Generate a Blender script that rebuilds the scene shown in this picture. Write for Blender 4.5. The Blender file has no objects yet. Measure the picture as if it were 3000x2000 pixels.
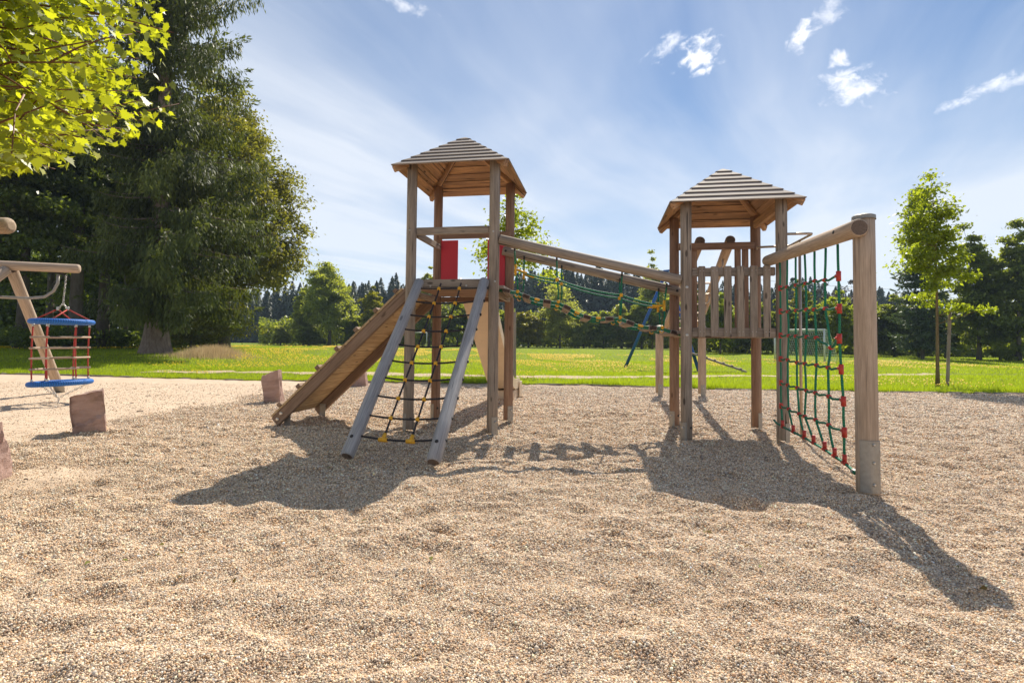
import bpy, math, random
import numpy as np
from mathutils import Vector, Matrix
R = math.radians
random.seed(7); rng = np.random.default_rng(7)
S = bpy.context.scene
COL = S.collection

# ------------------------------------------------------------------ camera
H = 1.25; F = 1554.75; PITCH = R(2.142); ROLL = R(.58); CY = 946.72
cam = bpy.data.cameras.new('camera'); co = bpy.data.objects.new('camera', cam); COL.objects.link(co)
cam.sensor_width = 36; cam.lens = F/3000*36; cam.shift_y = (CY-1000)/3000
cam.clip_end = 6000; cam.clip_start = .05
co.matrix_world = Matrix.Translation((0, 0, H)) @ Matrix.Rotation(R(90)+PITCH, 4, 'X') @ Matrix.Rotation(ROLL, 4, 'Z')
S.camera = co
# ------------------------------------------------------------------ sun + exposure
SUN_EL, SUN_AZ = R(49.6), R(19.4)
sdir = Vector((math.sin(SUN_AZ)*math.cos(SUN_EL), math.cos(SUN_AZ)*math.cos(SUN_EL), math.sin(SUN_EL)))
sl = bpy.data.lights.new('sun', 'SUN'); so = bpy.data.objects.new('sun', sl); COL.objects.link(so)
sl.energy = 5.0; sl.angle = R(.53); sl.color = (1, .92, .79)
so.rotation_euler = sdir.to_track_quat('Z', 'Y').to_euler()
S.view_settings.view_transform = 'Standard'; S.view_settings.look = 'None'
S.view_settings.exposure = 0.56; S.view_settings.gamma = 1
S.cycles.max_bounces = 8; S.cycles.diffuse_bounces = 3; S.cycles.transmission_bounces = 4
S.cycles.glossy_bounces = 2; S.cycles.transparent_max_bounces = 4; S.cycles.volume_bounces = 0
S.cycles.caustics_reflective = False; S.cycles.caustics_refractive = False

# ------------------------------------------------------------------ node helper
class NT:
    def __init__(s, tree): s.t = tree; s.n = tree.nodes; s.l = tree.links
    def new(s, typ, ins=None, **kw):
        n = s.n.new(typ)
        for k, v in kw.items(): setattr(n, k, v)
        for k, v in (ins or {}).items(): s.set(n.inputs[k], v)
        return n
    def set(s, inp, v):
        if isinstance(v, bpy.types.NodeSocket): s.l.new(v, inp)
        elif isinstance(v, bpy.types.Node): s.l.new(v.outputs[0], inp)
        else:
            if hasattr(inp.default_value, '__len__') and not isinstance(v, str):
                v = tuple(v)
                if len(inp.default_value) == 4 and len(v) == 3: v = v+(1,)
            inp.default_value = v
    def math(s, op, a, b=0., c=None, clamp=False):
        n = s.n.new('ShaderNodeMath'); n.operation = op; n.use_clamp = clamp
        s.set(n.inputs[0], a); s.set(n.inputs[1], b)
        if c is not None: s.set(n.inputs[2], c)
        return n.outputs[0]
    def vm(s, op, a, b=(0, 0, 0), out=0):
        n = s.n.new('ShaderNodeVectorMath'); n.operation = op
        s.set(n.inputs[0], a)
        if op == 'SCALE': s.set(n.inputs[3], b)
        else: s.set(n.inputs[1], b)
        return n.outputs[out]
    def mix(s, f, a, b, blend='MIX'):
        n = s.n.new('ShaderNodeMix'); n.data_type = 'RGBA'; n.blend_type = blend
        s.set(n.inputs[0], f); s.set(n.inputs[6], a); s.set(n.inputs[7], b)
        return n.outputs[2]
    def ramp(s, f, pts, interp='LINEAR'):
        n = s.n.new('ShaderNodeValToRGB'); cr = n.color_ramp; cr.interpolation = interp
        while len(cr.elements) < len(pts): cr.elements.new(.5)
        for e, (p, c) in zip(cr.elements, pts):
            e.position = p; e.color = tuple(c)+(1,) if len(c) == 3 else c
        s.set(n.inputs[0], f); return n.outputs[0]
    def rng(s, v, a, b, c=0., d=1., smooth=False):
        n = s.n.new('ShaderNodeMapRange'); n.interpolation_type = 'SMOOTHSTEP' if smooth else 'LINEAR'
        s.set(n.inputs[0], v)
        for i, q in enumerate((a, b, c, d)): s.set(n.inputs[1+i], q)
        return n.outputs[0]
    def noise(s, vec, scale, detail=4., rough=.5, dist=0.):
        n = s.n.new('ShaderNodeTexNoise'); s.set(n.inputs['Vector'], vec)
        for k, v in (('Scale', scale), ('Detail', detail), ('Roughness', rough), ('Distortion', dist)): n.inputs[k].default_value = v
        return n.outputs[0]
    def map(s, vec, scale=(1, 1, 1), rot=(0, 0, 0), loc=(0, 0, 0)):
        n = s.n.new('ShaderNodeMapping'); s.set(n.inputs['Vector'], vec)
        n.inputs['Scale'].default_value = scale; n.inputs['Rotation'].default_value = rot; n.inputs['Location'].default_value = loc
        return n.outputs[0]

# ------------------------------------------------------------------ world: daylight sky with high thin cloud and a few puffs
def pix_dir(px, py):
    x, y = px-1500, py-CY
    X = x*math.cos(ROLL)+y*math.sin(ROLL); Y = -x*math.sin(ROLL)+y*math.cos(ROLL)
    a, b = X/F, -Y/F
    return np.array([a, math.cos(PITCH)-b*math.sin(PITCH), math.sin(PITCH)+b*math.cos(PITCH)])
W = bpy.data.worlds.new("World"); S.world = W; W.use_nodes = True
w = NT(W.node_tree); w.n.clear()
sky = w.new('ShaderNodeTexSky', sky_type='NISHITA', sun_disc=False, sun_elevation=SUN_EL, sun_rotation=SUN_AZ,
            air_density=1.0, dust_density=0.15, ozone_density=2.2)
tc = w.new('ShaderNodeTexCoord')
dirv = w.vm('NORMALIZE', tc.outputs['Generated'])
sx = w.new('ShaderNodeSeparateXYZ', {0: dirv})
zz = w.math('MAXIMUM', sx.outputs[2], 0.03)
flat = w.new('ShaderNodeCombineXYZ', {0: w.math('DIVIDE', sx.outputs[0], zz), 1: w.math('DIVIDE', sx.outputs[1], zz)}).outputs[0]
wob = w.vm('ADD', flat, w.vm('SCALE', w.new('ShaderNodeTexNoise', {'Vector': flat, 'Scale': .5, 'Detail': 3.}).outputs['Color'], .55))
n1 = w.noise(w.map(w.map(wob, rot=(0, 0, R(29))), (1.25, .16, 1), loc=(3.1, .4, 0)), 1.0, 6., .55, .25)
n2 = w.noise(w.map(w.map(wob, rot=(0, 0, R(12))), (.5, .2, 1), loc=(7.3, 2.2, 0)), 1.0, 5., .5, .3)
n3 = w.noise(w.map(w.map(wob, rot=(0, 0, R(24))), (3.8, .42, 1), loc=(1.3, 4.4, 0)), 1.0, 7., .62, .3)
cirrus = w.math('ADD', w.math('MULTIPLY', w.rng(n1, .38, .76, 0, 1, True), .50), w.math('MULTIPLY', w.rng(n2, .38, .72, 0, 1, True), .55))
cirrus = w.math('MULTIPLY', cirrus, w.rng(n3, .2, .75, .75, 1.0))
hor = w.rng(sx.outputs[2], -.05, .62, 1, 0, True)                       # thicker veil of thin cloud low in the sky
cirrus = w.math('ADD', cirrus, w.math('MULTIPLY', hor, .84), clamp=True)
cover = w.math('MULTIPLY', cirrus, .84)
puff = None
for (px, py, wx, wy, rot, amp, seed) in ((2050, 160, 62, 44, -20, 1.0, 1), (1965, 128, 60, 26, -25, .6, 2), (2075, 203, 44, 14, -20, .8, 3), (2350, 104, 38, 27, -25, 1.0, 4),
                            (2462, 165, 26, 24, 40, .8, 5), (2500, 262, 70, 40, 20, .75, 6), (2490, 212, 55, 12, -8, .6, 9), (2880, 266, 58, 18, -12, .7, 7),
                            (2990, 234, 40, 12, -12, .5, 10), (2430, 40, 30, 36, 30, .5, 8), (1180, 14, 80, 18, 12, .5, 11)):
    d = pix_dir(px, py); d = Vector(d/np.linalg.norm(d))
    e1 = d.cross(Vector((0, 0, 1))).normalized(); e2 = e1.cross(d).normalized()
    c, s_ = math.cos(R(rot)), math.sin(R(rot))
    a1, a2 = e1*c-e2*s_, e1*s_+e2*c
    k = F*d.y
    u = w.math('MULTIPLY', w.vm('DOT_PRODUCT', dirv, tuple(a1), 1), k/wx); v = w.math('MULTIPLY', w.vm('DOT_PRODUCT', dirv, tuple(a2), 1), k/wy)
    front = w.math('GREATER_THAN', w.vm('DOT_PRODUCT', dirv, tuple(d), 1), .5)
    q = w.new('ShaderNodeCombineXYZ', {0: w.math('MULTIPLY', u, wx/38), 1: w.math('MULTIPLY', v, wy/30), 2: seed*3.7}).outputs[0]
    nz = w.noise(q, 1.3, 8., .6, .3)
    r2 = w.math('SQRT', w.math('ADD', w.math('MULTIPLY', u, u), w.math('MULTIPLY', v, v)))
    m = w.math('SUBTRACT', w.math('ADD', .80, w.math('MULTIPLY', w.math('SUBTRACT', nz, .5), 2.6)), w.math('MULTIPLY', r2, 1.0))
    m = w.math('MULTIPLY', w.math('MULTIPLY', w.rng(m, .0, .85, 0, amp, True), front), 1.0)
    puff = m if puff is None else w.math('MAXIMUM', puff, m)
hsv = w.new('ShaderNodeHueSaturation', {'Saturation': 1.3, 'Value': 1.03, 'Color': sky.outputs[0]})
skyc = w.mix(cover, hsv.outputs[0], (9.6, 10.1, 10.9))
skyc = w.mix(puff, skyc, (13.5, 13.5, 13.8))
bg = w.new('ShaderNodeBackground', {'Color': skyc, 'Strength': .066})
wo = w.new('ShaderNodeOutputWorld', {0: bg.outputs[0]})

# ------------------------------------------------------------------ survey helpers (measured directions -> real places)
C0 = np.array([0, 0, H])
def D(px, py, Y): d = pix_dir(px, py); return C0+d*(Y/d[1])
def G(px, py, z=0): d = pix_dir(px, py); return C0+d*((z-H)/d[2])
def xp(px, Y): return float(D(px, 1000, Y)[0])
def on_plane(px, py, p0, n): d = pix_dir(px, py); return C0+d*(((np.asarray(p0, float)-C0)@n)/(d@n))
class Frame:
    def __init__(s, cx, cy, yaw):
        a = R(yaw); s.o = np.array([cx, cy, 0.]); s.u = np.array([math.cos(a), -math.sin(a), 0]); s.v = np.array([math.sin(a), math.cos(a), 0]); s.z = np.array([0, 0, 1.]); s.yaw = -a
    def __call__(s, u, v, z): return s.o+s.u*u+s.v*v+s.z*z
    def on_v(s, v, px, py): return on_plane(px, py, s.o+s.v*v, s.v)
    def on_u(s, u, px, py): return on_plane(px, py, s.o+s.u*u, s.u)
WF = Frame(0, 0, 0)
TL = Frame(-.747, 8.011, 10); TR = Frame(3.046, 7.643, 9.75)
HS = .604                                                            # half spacing of tower posts

# smooth value noise for terrain
_lat = rng.random((256, 256))
def vnoise(x, y):
    xi = np.floor(x).astype(int); yi = np.floor(y).astype(int); fx = x-xi; fy = y-yi
    fx = fx*fx*(3-2*fx); fy = fy*fy*(3-2*fy)
    a = _lat[xi & 255, yi & 255]; b = _lat[(xi+1) & 255, yi & 255]; c = _lat[xi & 255, (yi+1) & 255]; d = _lat[(xi+1) & 255, (yi+1) & 255]
    return (a*(1-fx)+b*fx)*(1-fy)+(c*(1-fx)+d*fx)*fy-.5
def sst(x, a, b): t = np.clip((x-a)/(b-a), 0, 1); return t*t*(3-2*t)
EX = [-60, -18.1, -15, -8.6, -2.1, 2.1, 5.8, 10.5, 14.2, 60]; EY = [21, 18.9, 18.4, 16.95, 16.6, 16.4, 15.25, 14.9, 14.8, 14.2]
def yedge(x): return np.interp(x, EX, EY)
def sand(x, y):                                                       # 0 pebbles .. 1 fine sand
    n = vnoise(x*.55+9, y*.55)*1.5+vnoise(x*1.7, y*1.7+5)*.9
    s1 = sst(-x+(y-9)*.10+n*1.3, 3.5, 7.2)
    s2 = np.exp(-(((x+5.0)/1.5)**2+((y-4.75)/.55)**2))*1.4
    return np.clip(s1+s2*(.6+n*.5), 0, 1)
def gz(x, y):                                                         # relief of the raked gravel
    x = np.asarray(x, float); y = np.asarray(y, float)
    xa = x+.25*vnoise(x*1.3, y*1.3+3); ya = y+.25*vnoise(x*1.3+8, y*1.3)
    a = vnoise(xa*4.6, ya*5.4+3)*.064+vnoise(xa*8.5+3, ya*10.5)*.038+vnoise(x*19, y*22)*.012+vnoise(x*1.5, y*1.5)*.05+vnoise(x*.45, y*.45)*.05
    m = 1-.5*sand(x, y)
    return a*m*(.55+.45*sst(-y, -13, -5))
def th(x, y):                                                         # lawn terrain
    x = np.asarray(x, float); y = np.asarray(y, float)
    left = sst(-x, 9, 19)*sst(y, 19, 31)*.5
    far = sst(y, 28, 95)*.5*sst(-x, -62, -28)
    return np.maximum(left, far)+.02*vnoise(x*.6, y*.6)+.05*vnoise(x*.16, y*.16)*sst(y, 17, 24)

# ------------------------------------------------------------------ mesh builder
def unit(v): v = np.asarray(v, float); return v/np.linalg.norm(v)
def perp(d):
    d = unit(d); a = np.array([0, 0, 1.]) if abs(d[2]) < .9 else np.array([1., 0, 0])
    x = unit(np.cross(a, d)); return x, np.cross(d, x)
class MB:
    def __init__(s): s.v = []; s.f = []; s.g = []; s.mi = []; s.sm = []
    def add(s, vs, gs, fs, mi=0, smooth=False):
        b = len(s.v); off = rng.random(3)*40
        s.v += [tuple(map(float, p)) for p in vs]; s.g += [tuple(np.asarray(g, float)+off) for g in gs]
        for i, f in enumerate(fs):
            s.f.append([b+k for k in f]); s.mi.append(mi[i] if isinstance(mi, (list, tuple)) else mi); s.sm.append(smooth[i] if isinstance(smooth, list) else smooth)
        return s
    def box(s, c, X, Y, Z, ch=.006, mi=0, bottom=None):
        """chamfered box; X, Y, Z are half vectors, X along the grain"""
        c, X, Y, Z = (np.asarray(q, float) for q in (c, X, Y, Z)); L = [np.linalg.norm(q) for q in (X, Y, Z)]
        A = [q/l for q, l in zip((X, Y, Z), L)]; ch = min(ch, .45*min(L)); vs = []; gs = []; ix = {}
        for i in (-1, 1):
            for j in (-1, 1):
                for k in (-1, 1):
                    sg = (i, j, k)
                    for ax in range(3):
                        o = [sg[q]*(L[q]-(0 if q == ax else ch)) for q in range(3)]
                        ix[(sg, ax)] = len(vs); vs.append(c+A[0]*o[0]+A[1]*o[1]+A[2]*o[2]); gs.append(o)
        fs = []; mm = []
        for ax in range(3):
            p, q = (ax+1) % 3, (ax+2) % 3
            for sg in (-1, 1):
                def key(a, b): t = [0, 0, 0]; t[ax] = sg; t[p] = a; t[q] = b; return tuple(t)
                f = [ix[(key(a, b), ax)] for a, b in ((-1, -1), (1, -1), (1, 1), (-1, 1))]
                fs.append(f if sg > 0 else f[::-1]); mm.append(bottom if (bottom is not None and ax == 2 and sg < 0) else mi)
        for ax in range(3):
            p, q = (ax+1) % 3, (ax+2) % 3
            for a in (-1, 1):
                for b in (-1, 1):
                    def key(t0): t = [0, 0, 0]; t[ax] = t0; t[p] = a; t[q] = b; return tuple(t)
                    f = [ix[(key(-1), p)], ix[(key(1), p)], ix[(key(1), q)], ix[(key(-1), q)]]
                    fs.append(f if a*b > 0 else f[::-1]); mm.append(mi)
        for i in (-1, 1):
            for j in (-1, 1):
                for k in (-1, 1):
                    f = [ix[((i, j, k), a)] for a in range(3)]; fs.append(f if i*j*k > 0 else f[::-1]); mm.append(mi)
        return s.add(vs, gs, fs, mm)
    def bar(s, p0, p1, wdt, hgt, up=(0, 0, 1), ch=.006, mi=0, bottom=None):
        p0, p1 = np.asarray(p0, float), np.asarray(p1, float); d = unit(p1-p0); y = unit(np.cross(np.asarray(up, float), d)); z = np.cross(d, y)
        return s.box((p0+p1)/2, (p1-p0)/2, y*wdt/2, z*hgt/2, ch, mi, bottom)
    def log(s, p0, p1, r0, r1=None, seg=18, ch=.012, mi=0, end=None, wob=.012, rnd=0, rings=7):
        p0, p1 = np.asarray(p0, float), np.asarray(p1, float); r1 = r0 if r1 is None else r1; L = np.linalg.norm(p1-p0); d = (p1-p0)/L; x, y = perp(d)
        prof = [(0, r0-ch), (ch, r0)]+[(L*t, r0+(r1-r0)*t) for t in np.linspace(0, 1, rings)[1:-1]]+[(L-ch, r1), (L, r1-ch)]
        if rnd:
            prof = prof[:-2]+[(L-r1*.55, r1), (L-r1*.28, r1*.93), (L-r1*.1, r1*.76), (L, r1*.45)]
        if rnd == 2:
            prof = [(0, r0*.45), (r0*.1, r0*.76), (r0*.28, r0*.93), (r0*.55, r0)]+prof[2:]
        vs = []; gs = []; fs = []; mm = []; sm = []; n = len(prof); ph = rng.random(4)*6.28
        for k, (t, r) in enumerate(prof):
            for a in range(seg):
                th_ = 2*math.pi*a/seg; q = r*(1+wob*math.sin(2*th_+ph[0]+t*1.7)+wob*.6*math.sin(3*th_+ph[1]-t*2.3))
                vs.append(p0+d*t+(x*math.cos(th_)+y*math.sin(th_))*q); gs.append((t, r*math.cos(th_), r*math.sin(th_)))
        for k in range(n-1):
            for a in range(seg):
                b = (a+1) % seg; fs.append([k*seg+a, k*seg+b, (k+1)*seg+b, (k+1)*seg+a]); mm.append(mi); sm.append(True)
        em = mi if end is None else end
        fs.append(list(range(seg))[::-1]); fs.append([(n-1)*seg+a for a in range(seg)]); mm += [em, em]; sm += [False, False]
        return s.add(vs, gs, fs, mm, sm)
    def tube(s, pts, r, seg=8, mi=0, closed=False, cap=True):
        pts = [np.asarray(p, float) for p in pts]; n = len(pts); rr = r if hasattr(r, '__len__') else [r]*n
        tan = [unit(pts[(i+1) % n]-pts[i-1]) if closed else unit(pts[min(i+1, n-1)]-pts[max(i-1, 0)]) for i in range(n)]
        x, _ = perp(tan[0]); vs = []; gs = []; fs = []; sm = []; L = 0
        for i in range(n):
            x = unit(x-tan[i]*(x@tan[i])); y = np.cross(tan[i], x)
            if i: L += np.linalg.norm(pts[i]-pts[i-1])
            for a in range(seg):
                t = 2*math.pi*a/seg; vs.append(pts[i]+(x*math.cos(t)+y*math.sin(t))*rr[i]); gs.append((L, rr[i]*math.cos(t), rr[i]*math.sin(t)))
        for i in range(n if closed else n-1):
            j = (i+1) % n
            for a in range(seg): b = (a+1) % seg; fs.append([i*seg+a, i*seg+b, j*seg+b, j*seg+a]); sm.append(True)
        if not closed and cap:
            fs.append(list(range(seg))[::-1]); fs.append([(n-1)*seg+a for a in range(seg)]); sm += [False, False]
        return s.add(vs, gs, fs, mi, sm)
    def ball(s, c, r, sq=(1, 1, 1), seg=12, rings=7, mi=0):
        c = np.asarray(c, float); vs = []; fs = []
        for i in range(rings+1):
            p = math.pi*i/rings
            for a in range(seg):
                t = 2*math.pi*a/seg; vs.append(c+np.array([math.sin(p)*math.cos(t)*sq[0], math.sin(p)*math.sin(t)*sq[1], math.cos(p)*sq[2]])*r)
        for i in range(rings):
            for a in range(seg): b = (a+1) % seg; fs.append([i*seg+a, (i+1)*seg+a, (i+1)*seg+b, i*seg+b])
        return s.add(vs, [v-c for v in vs], fs, mi, True)
    def shell(s, p0, p1, r, t, a0, a1, ref, seg=8, mi=0):
        """plate bent round a post: sector a0..a1 (degrees) measured from direction ref"""
        p0, p1 = np.asarray(p0, float), np.asarray(p1, float); d = unit(p1-p0); x = unit(np.asarray(ref, float)-d*(np.asarray(ref, float)@d)); y = np.cross(d, x); vs = []; fs = []
        for i in range(seg+1):
            a = R(a0+(a1-a0)*i/seg); e = x*math.cos(a)+y*math.sin(a)
            vs += [p0+e*r, p0+e*(r+t), p1+e*(r+t), p1+e*r]
        for i in range(seg):
            for k in range(4): j = (k+1) % 4; fs.append([i*4+k, i*4+j, i*4+4+j, i*4+4+k])
        fs.append([0, 3, 2, 1]); e = seg*4; fs.append([e, e+1, e+2, e+3])
        return s.add(vs, [v-p0 for v in vs], fs, mi, False)
    def bolt(s, p, n, r=.014, h=.01, mi=0):
        p = np.asarray(p, float); n = unit(n); x, y = perp(n); vs = []; prof = ((0, r), (h*.5, r), (h, r*.6)); seg = 10
        for t, q in prof:
            for a in range(seg): th_ = 2*math.pi*a/seg; vs.append(p+n*t+(x*math.cos(th_)+y*math.sin(th_))*q)
        fs = [[k*seg+a, k*seg+(a+1) % seg, (k+1)*seg+(a+1) % seg, (k+1)*seg+a] for k in range(2) for a in range(seg)]+[[2*seg+a for a in range(seg)]]
        return s.add(vs, [v-p for v in vs], fs, mi, False)
    def build(s, name, mats, parent=None):
        me = bpy.data.meshes.new(name); me.from_pydata(s.v, [], s.f)
        mats = mats if isinstance(mats, (list, tuple)) else [mats]
        for m in mats: me.materials.append(m)
        me.polygons.foreach_set('material_index', s.mi); me.polygons.foreach_set('use_smooth', s.sm)
        at = me.attributes.new('gc', 'FLOAT_VECTOR', 'POINT'); at.data.foreach_set('vector', np.array(s.g, 'f').ravel())
        me.update()
        return link(name, me, parent)
def link(name, me, parent=None):
    o = bpy.data.objects.new(name, me); COL.objects.link(o)
    if parent is not None:
        o.parent = parent; o.matrix_parent_inverse = parent.matrix_basis.inverted()
    return o
def empty(name, loc, label, cat, group=None):
    o = bpy.data.objects.new(name, None); COL.objects.link(o); o.location = tuple(map(float, loc)); o.empty_display_size = .3
    return tag(o, label, cat, group)
def tag(o, label=None, cat=None, group=None, kind=None):
    if label: o['label'] = label
    if cat: o['category'] = cat
    if group: o['group'] = group
    if kind: o['kind'] = kind
    return o
def copy_thing(o, loc, rotz=0, scale=(1, 1, 1), label=None):
    def cp(q, par):
        c = q.copy(); COL.objects.link(c)
        if par is not None: c.parent = par
        for ch in list(q.children): cp(ch, c)
        return c
    c = cp(o, None); c.location = tuple(map(float, loc)); c.rotation_euler = (0, 0, rotz); c.scale = scale
    if label: c['label'] = label
    return c
def np_mesh(name, V, Fc, mat, parent=None, lv=None, smooth=False):
    """fast mesh from arrays; Fc is (n, k) with constant k"""
    me = bpy.data.meshes.new(name); V = np.asarray(V, 'f'); Fc = np.asarray(Fc, 'i'); n, k = Fc.shape
    me.vertices.add(len(V)); me.vertices.foreach_set('co', V.ravel())
    me.loops.add(n*k); me.loops.foreach_set('vertex_index', Fc.ravel())
    me.polygons.add(n); me.polygons.foreach_set('loop_start', np.arange(0, n*k, k, dtype='i'))
    if smooth: me.polygons.foreach_set('use_smooth', np.ones(n, bool))
    me.update(calc_edges=True)
    if lv is not None: at = me.attributes.new('lv', 'FLOAT', 'POINT'); at.data.foreach_set('value', np.asarray(lv, 'f'))
    me.materials.append(mat)
    return link(name, me, parent)

# ------------------------------------------------------------------ materials
def newmat(name):
    m = bpy.data.materials.new(name); m.use_nodes = True; t = NT(m.node_tree); t.n.clear()
    out = t.new('ShaderNodeOutputMaterial'); return m, t, out
def principled(t, out, **kw):
    p = t.new('ShaderNodeBsdfPrincipled', kw); t.set(out.inputs[0], p); return p
def wood(name, dark, mid, light, rough=.75, crack=.55, grain=1., knots=.75):
    m, t, out = newmat(name)
    g = t.new('ShaderNodeAttribute', attribute_name='gc').outputs['Vector']
    big = t.noise(t.map(g, (.9, 5, 5)), 1., 4., .6, .8)
    ring = t.noise(t.map(g, (.55, 26, 26)), 1., 3., .55, 1.6)
    fine = t.noise(t.map(g, (5, 150, 150)), 1., 4., .65)
    f = t.math('ADD', t.math('MULTIPLY', big, .55), t.math('MULTIPLY', ring, .5))
    col = t.ramp(f, ((.30, dark), (.5, mid), (.72, light)))
    fm = t.rng(fine, .25, .75, 1-.34*grain, 1+.25*grain)
    col = t.mix(1., col, t.new('ShaderNodeCombineColor', {0: fm, 1: fm, 2: fm}).outputs[0], 'MULTIPLY')
    vo = t.new('ShaderNodeTexVoronoi', {'Vector': t.map(g, (2.3, 6.5, 6.5)), 'Scale': 1., 'Randomness': 1.})
    knot = t.rng(vo.outputs['Distance'], .07, .14, knots, 0, True)
    col = t.mix(knot, col, [c*.45 for c in dark])
    ck = t.noise(t.map(g, (1.1, 42, 42), loc=(3, 8, 1)), 1., 3., .5, .5)
    ckm = t.rng(ck, .63, .67, 0, crack, True)
    col = t.mix(ckm, col, [c*.25 for c in dark])
    hgt = t.math('SUBTRACT', t.math('ADD', t.math('MULTIPLY', fine, .5), t.math('MULTIPLY', ring, .6)), t.math('MULTIPLY', ckm, 1.2))
    b = t.new('ShaderNodeBump', {'Strength': .55, 'Distance': .004, 'Height': hgt})
    principled(t, out, **{'Base Color': col, 'Roughness': rough, 'Normal': b.outputs[0], 'Specular IOR Level': .3})
    return m
def plain(name, col, rough=.5, metal=0., noise=0., nscale=20., bump=0., spec=.5, bscale=None, coat=0.):
    m, t, out = newmat(name)
    p = principled(t, out, **{'Base Color': col, 'Roughness': rough, 'Metallic': metal, 'Specular IOR Level': spec, 'Coat Weight': coat})
    tc_ = t.new('ShaderNodeTexCoord')
    n = t.noise(tc_.outputs['Object'], nscale, 5., .6)
    if noise:
        t.set(p.inputs['Base Color'], t.mix(t.rng(n, .3, .7), [c*(1-noise) for c in col], [min(1, c*(1+noise)) for c in col]))
        t.set(p.inputs['Roughness'], t.rng(n, .3, .7, max(.05, rough-.12), min(1, rough+.12)))
    if bump:
        nb = t.noise(tc_.outputs['Object'], bscale or nscale*3, 4., .6)
        t.set(p.inputs['Normal'], t.new('ShaderNodeBump', {'Strength': .6, 'Distance': bump, 'Height': nb}).outputs[0])
    return m
def rope_mat(name, col, freq=260.):
    m, t, out = newmat(name); g = t.new('ShaderNodeAttribute', attribute_name='gc').outputs['Vector']
    sp = t.new('ShaderNodeSeparateXYZ', {0: g})
    wv = t.math('SINE', t.math('ADD', t.math('MULTIPLY', sp.outputs[0], freq), t.math('MULTIPLY', sp.outputs[1], 160.)))
    k = t.rng(wv, -1, 1, .62, 1.12); k = t.math('MULTIPLY', k, t.rng(t.noise(g, 60., 3.), .3, .7, .85, 1.12))
    c = t.mix(1., col, t.new('ShaderNodeCombineColor', {0: k, 1: k, 2: k}).outputs[0], 'MULTIPLY')
    b = t.new('ShaderNodeBump', {'Strength': .6, 'Distance': .003, 'Height': wv})
    principled(t, out, **{'Base Color': c, 'Roughness': .6, 'Normal': b.outputs[0], 'Specular IOR Level': .4})
    return m
def leafmat(name, lo, hi, trans, tfac=.5, gloss=.25, rough=.45, tlo=.75):
    """lo..hi reflectance by leaf, trans = colour of light coming through"""
    m, t, out = newmat(name)
    a = t.new('ShaderNodeAttribute', attribute_name='lv').outputs['Fac']
    oi = t.new('ShaderNodeObjectInfo').outputs['Random']
    col = t.mix(a, lo, hi)
    tcol = t.mix(a, [c*tlo for c in trans], [min(1, c*1.25) for c in trans])
    hs = t.new('ShaderNodeHueSaturation', {'Hue': t.rng(oi, 0, 1, .487, .513), 'Value': t.rng(oi, 0, 1, .85, 1.15), 'Color': col}).outputs[0]
    df = t.new('ShaderNodeBsdfPrincipled', {'Base Color': hs, 'Roughness': rough, 'Specular IOR Level': gloss})
    tr = t.new('ShaderNodeBsdfTranslucent', {'Color': tcol})
    mx = t.new('ShaderNodeMixShader', {0: tfac, 1: df.outputs[0], 2: tr.outputs[0]})
    t.set(out.inputs[0], mx.outputs[0]); return m
def bark(name, c0, c1, scale=6.):
    m, t, out = newmat(name); o = t.new('ShaderNodeTexCoord').outputs['Object']
    n = t.noise(t.map(o, (scale, scale, scale*.3)), 1., 6., .65, .6); n2 = t.noise(o, scale*8, 4., .7)
    col = t.mix(t.rng(n, .32, .68), c0, c1); col = t.mix(t.rng(n2, .35, .7, 0, .5), col, [c*.55 for c in c0])
    b = t.new('ShaderNodeBump', {'Strength': .9, 'Distance': .03, 'Height': t.math('ADD', n, t.math('MULTIPLY', n2, .4))})
    principled(t, out, **{'Base Color': col, 'Roughness': .9, 'Normal': b.outputs[0], 'Specular IOR Level': .2}); return m

W_OLD = wood('weathered_wood', (.145, .108, .083), (.30, .245, .195), (.44, .365, .295), crack=1., grain=1.25, knots=.85)
W_WARM = wood('warm_wood', (.16, .085, .055), (.255, .155, .105), (.35, .235, .165))
W_ROOF = wood('roof_top_wood', (.15, .122, .105), (.245, .20, .172), (.34, .285, .25), crack=.8)
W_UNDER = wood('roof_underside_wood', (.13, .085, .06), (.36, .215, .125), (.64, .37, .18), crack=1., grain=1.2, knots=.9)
W_GREY = wood('silver_wood', (.22, .215, .22), (.34, .335, .34), (.46, .45, .45), crack=.75)
W_PALE = wood('pale_wood', (.30, .22, .155), (.42, .32, .235), (.53, .42, .32), crack=.4, knots=.12)
W_DARK = wood('dark_end_wood', (.035, .022, .016), (.06, .038, .028), (.10, .065, .05))
W_RAMP = wood('ramp_wood', (.28, .175, .085), (.46, .32, .18), (.62, .47, .28), crack=.85)
W_SIDE = wood('ramp_side_wood', (.15, .092, .06), (.24, .16, .11), (.33, .235, .17))
W_END = wood('end_grain', (.10, .075, .06), (.16, .12, .095), (.22, .17, .14))
GALV = plain('galvanised_steel', (.33, .31, .275), .55, .6, .18, 25., .0004)
STEEL = plain('steel_tube', (.42, .34, .27), .38, .55, .08, 30.)
BOLT = plain('bolt_steel', (.5, .48, .45), .35, .9)
BLACK = plain('black_cap', (.025, .022, .02), .6)
YEL = plain('yellow_plastic', (.72, .37, .012), .42, 0, .08, 30., spec=.5)
REDP = plain('red_plastic', (.45, .035, .022), .4, 0, .08, 30.)
REDB = plain('red_board', (.56, .032, .052), .55, 0, .10, 90., .0006)
GRP = plain('cream_slide', (.62, .50, .37), .45, 0, .05, 6.)
BLUE = plain('blue_paint', (.018, .10, .36), .35, 0, .1, 12.)
WHITE = plain('white_metal', (.62, .64, .60), .5, .2, .1, 10.)
NETM = plain('pale_net', (.42, .55, .46), .7)
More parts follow.
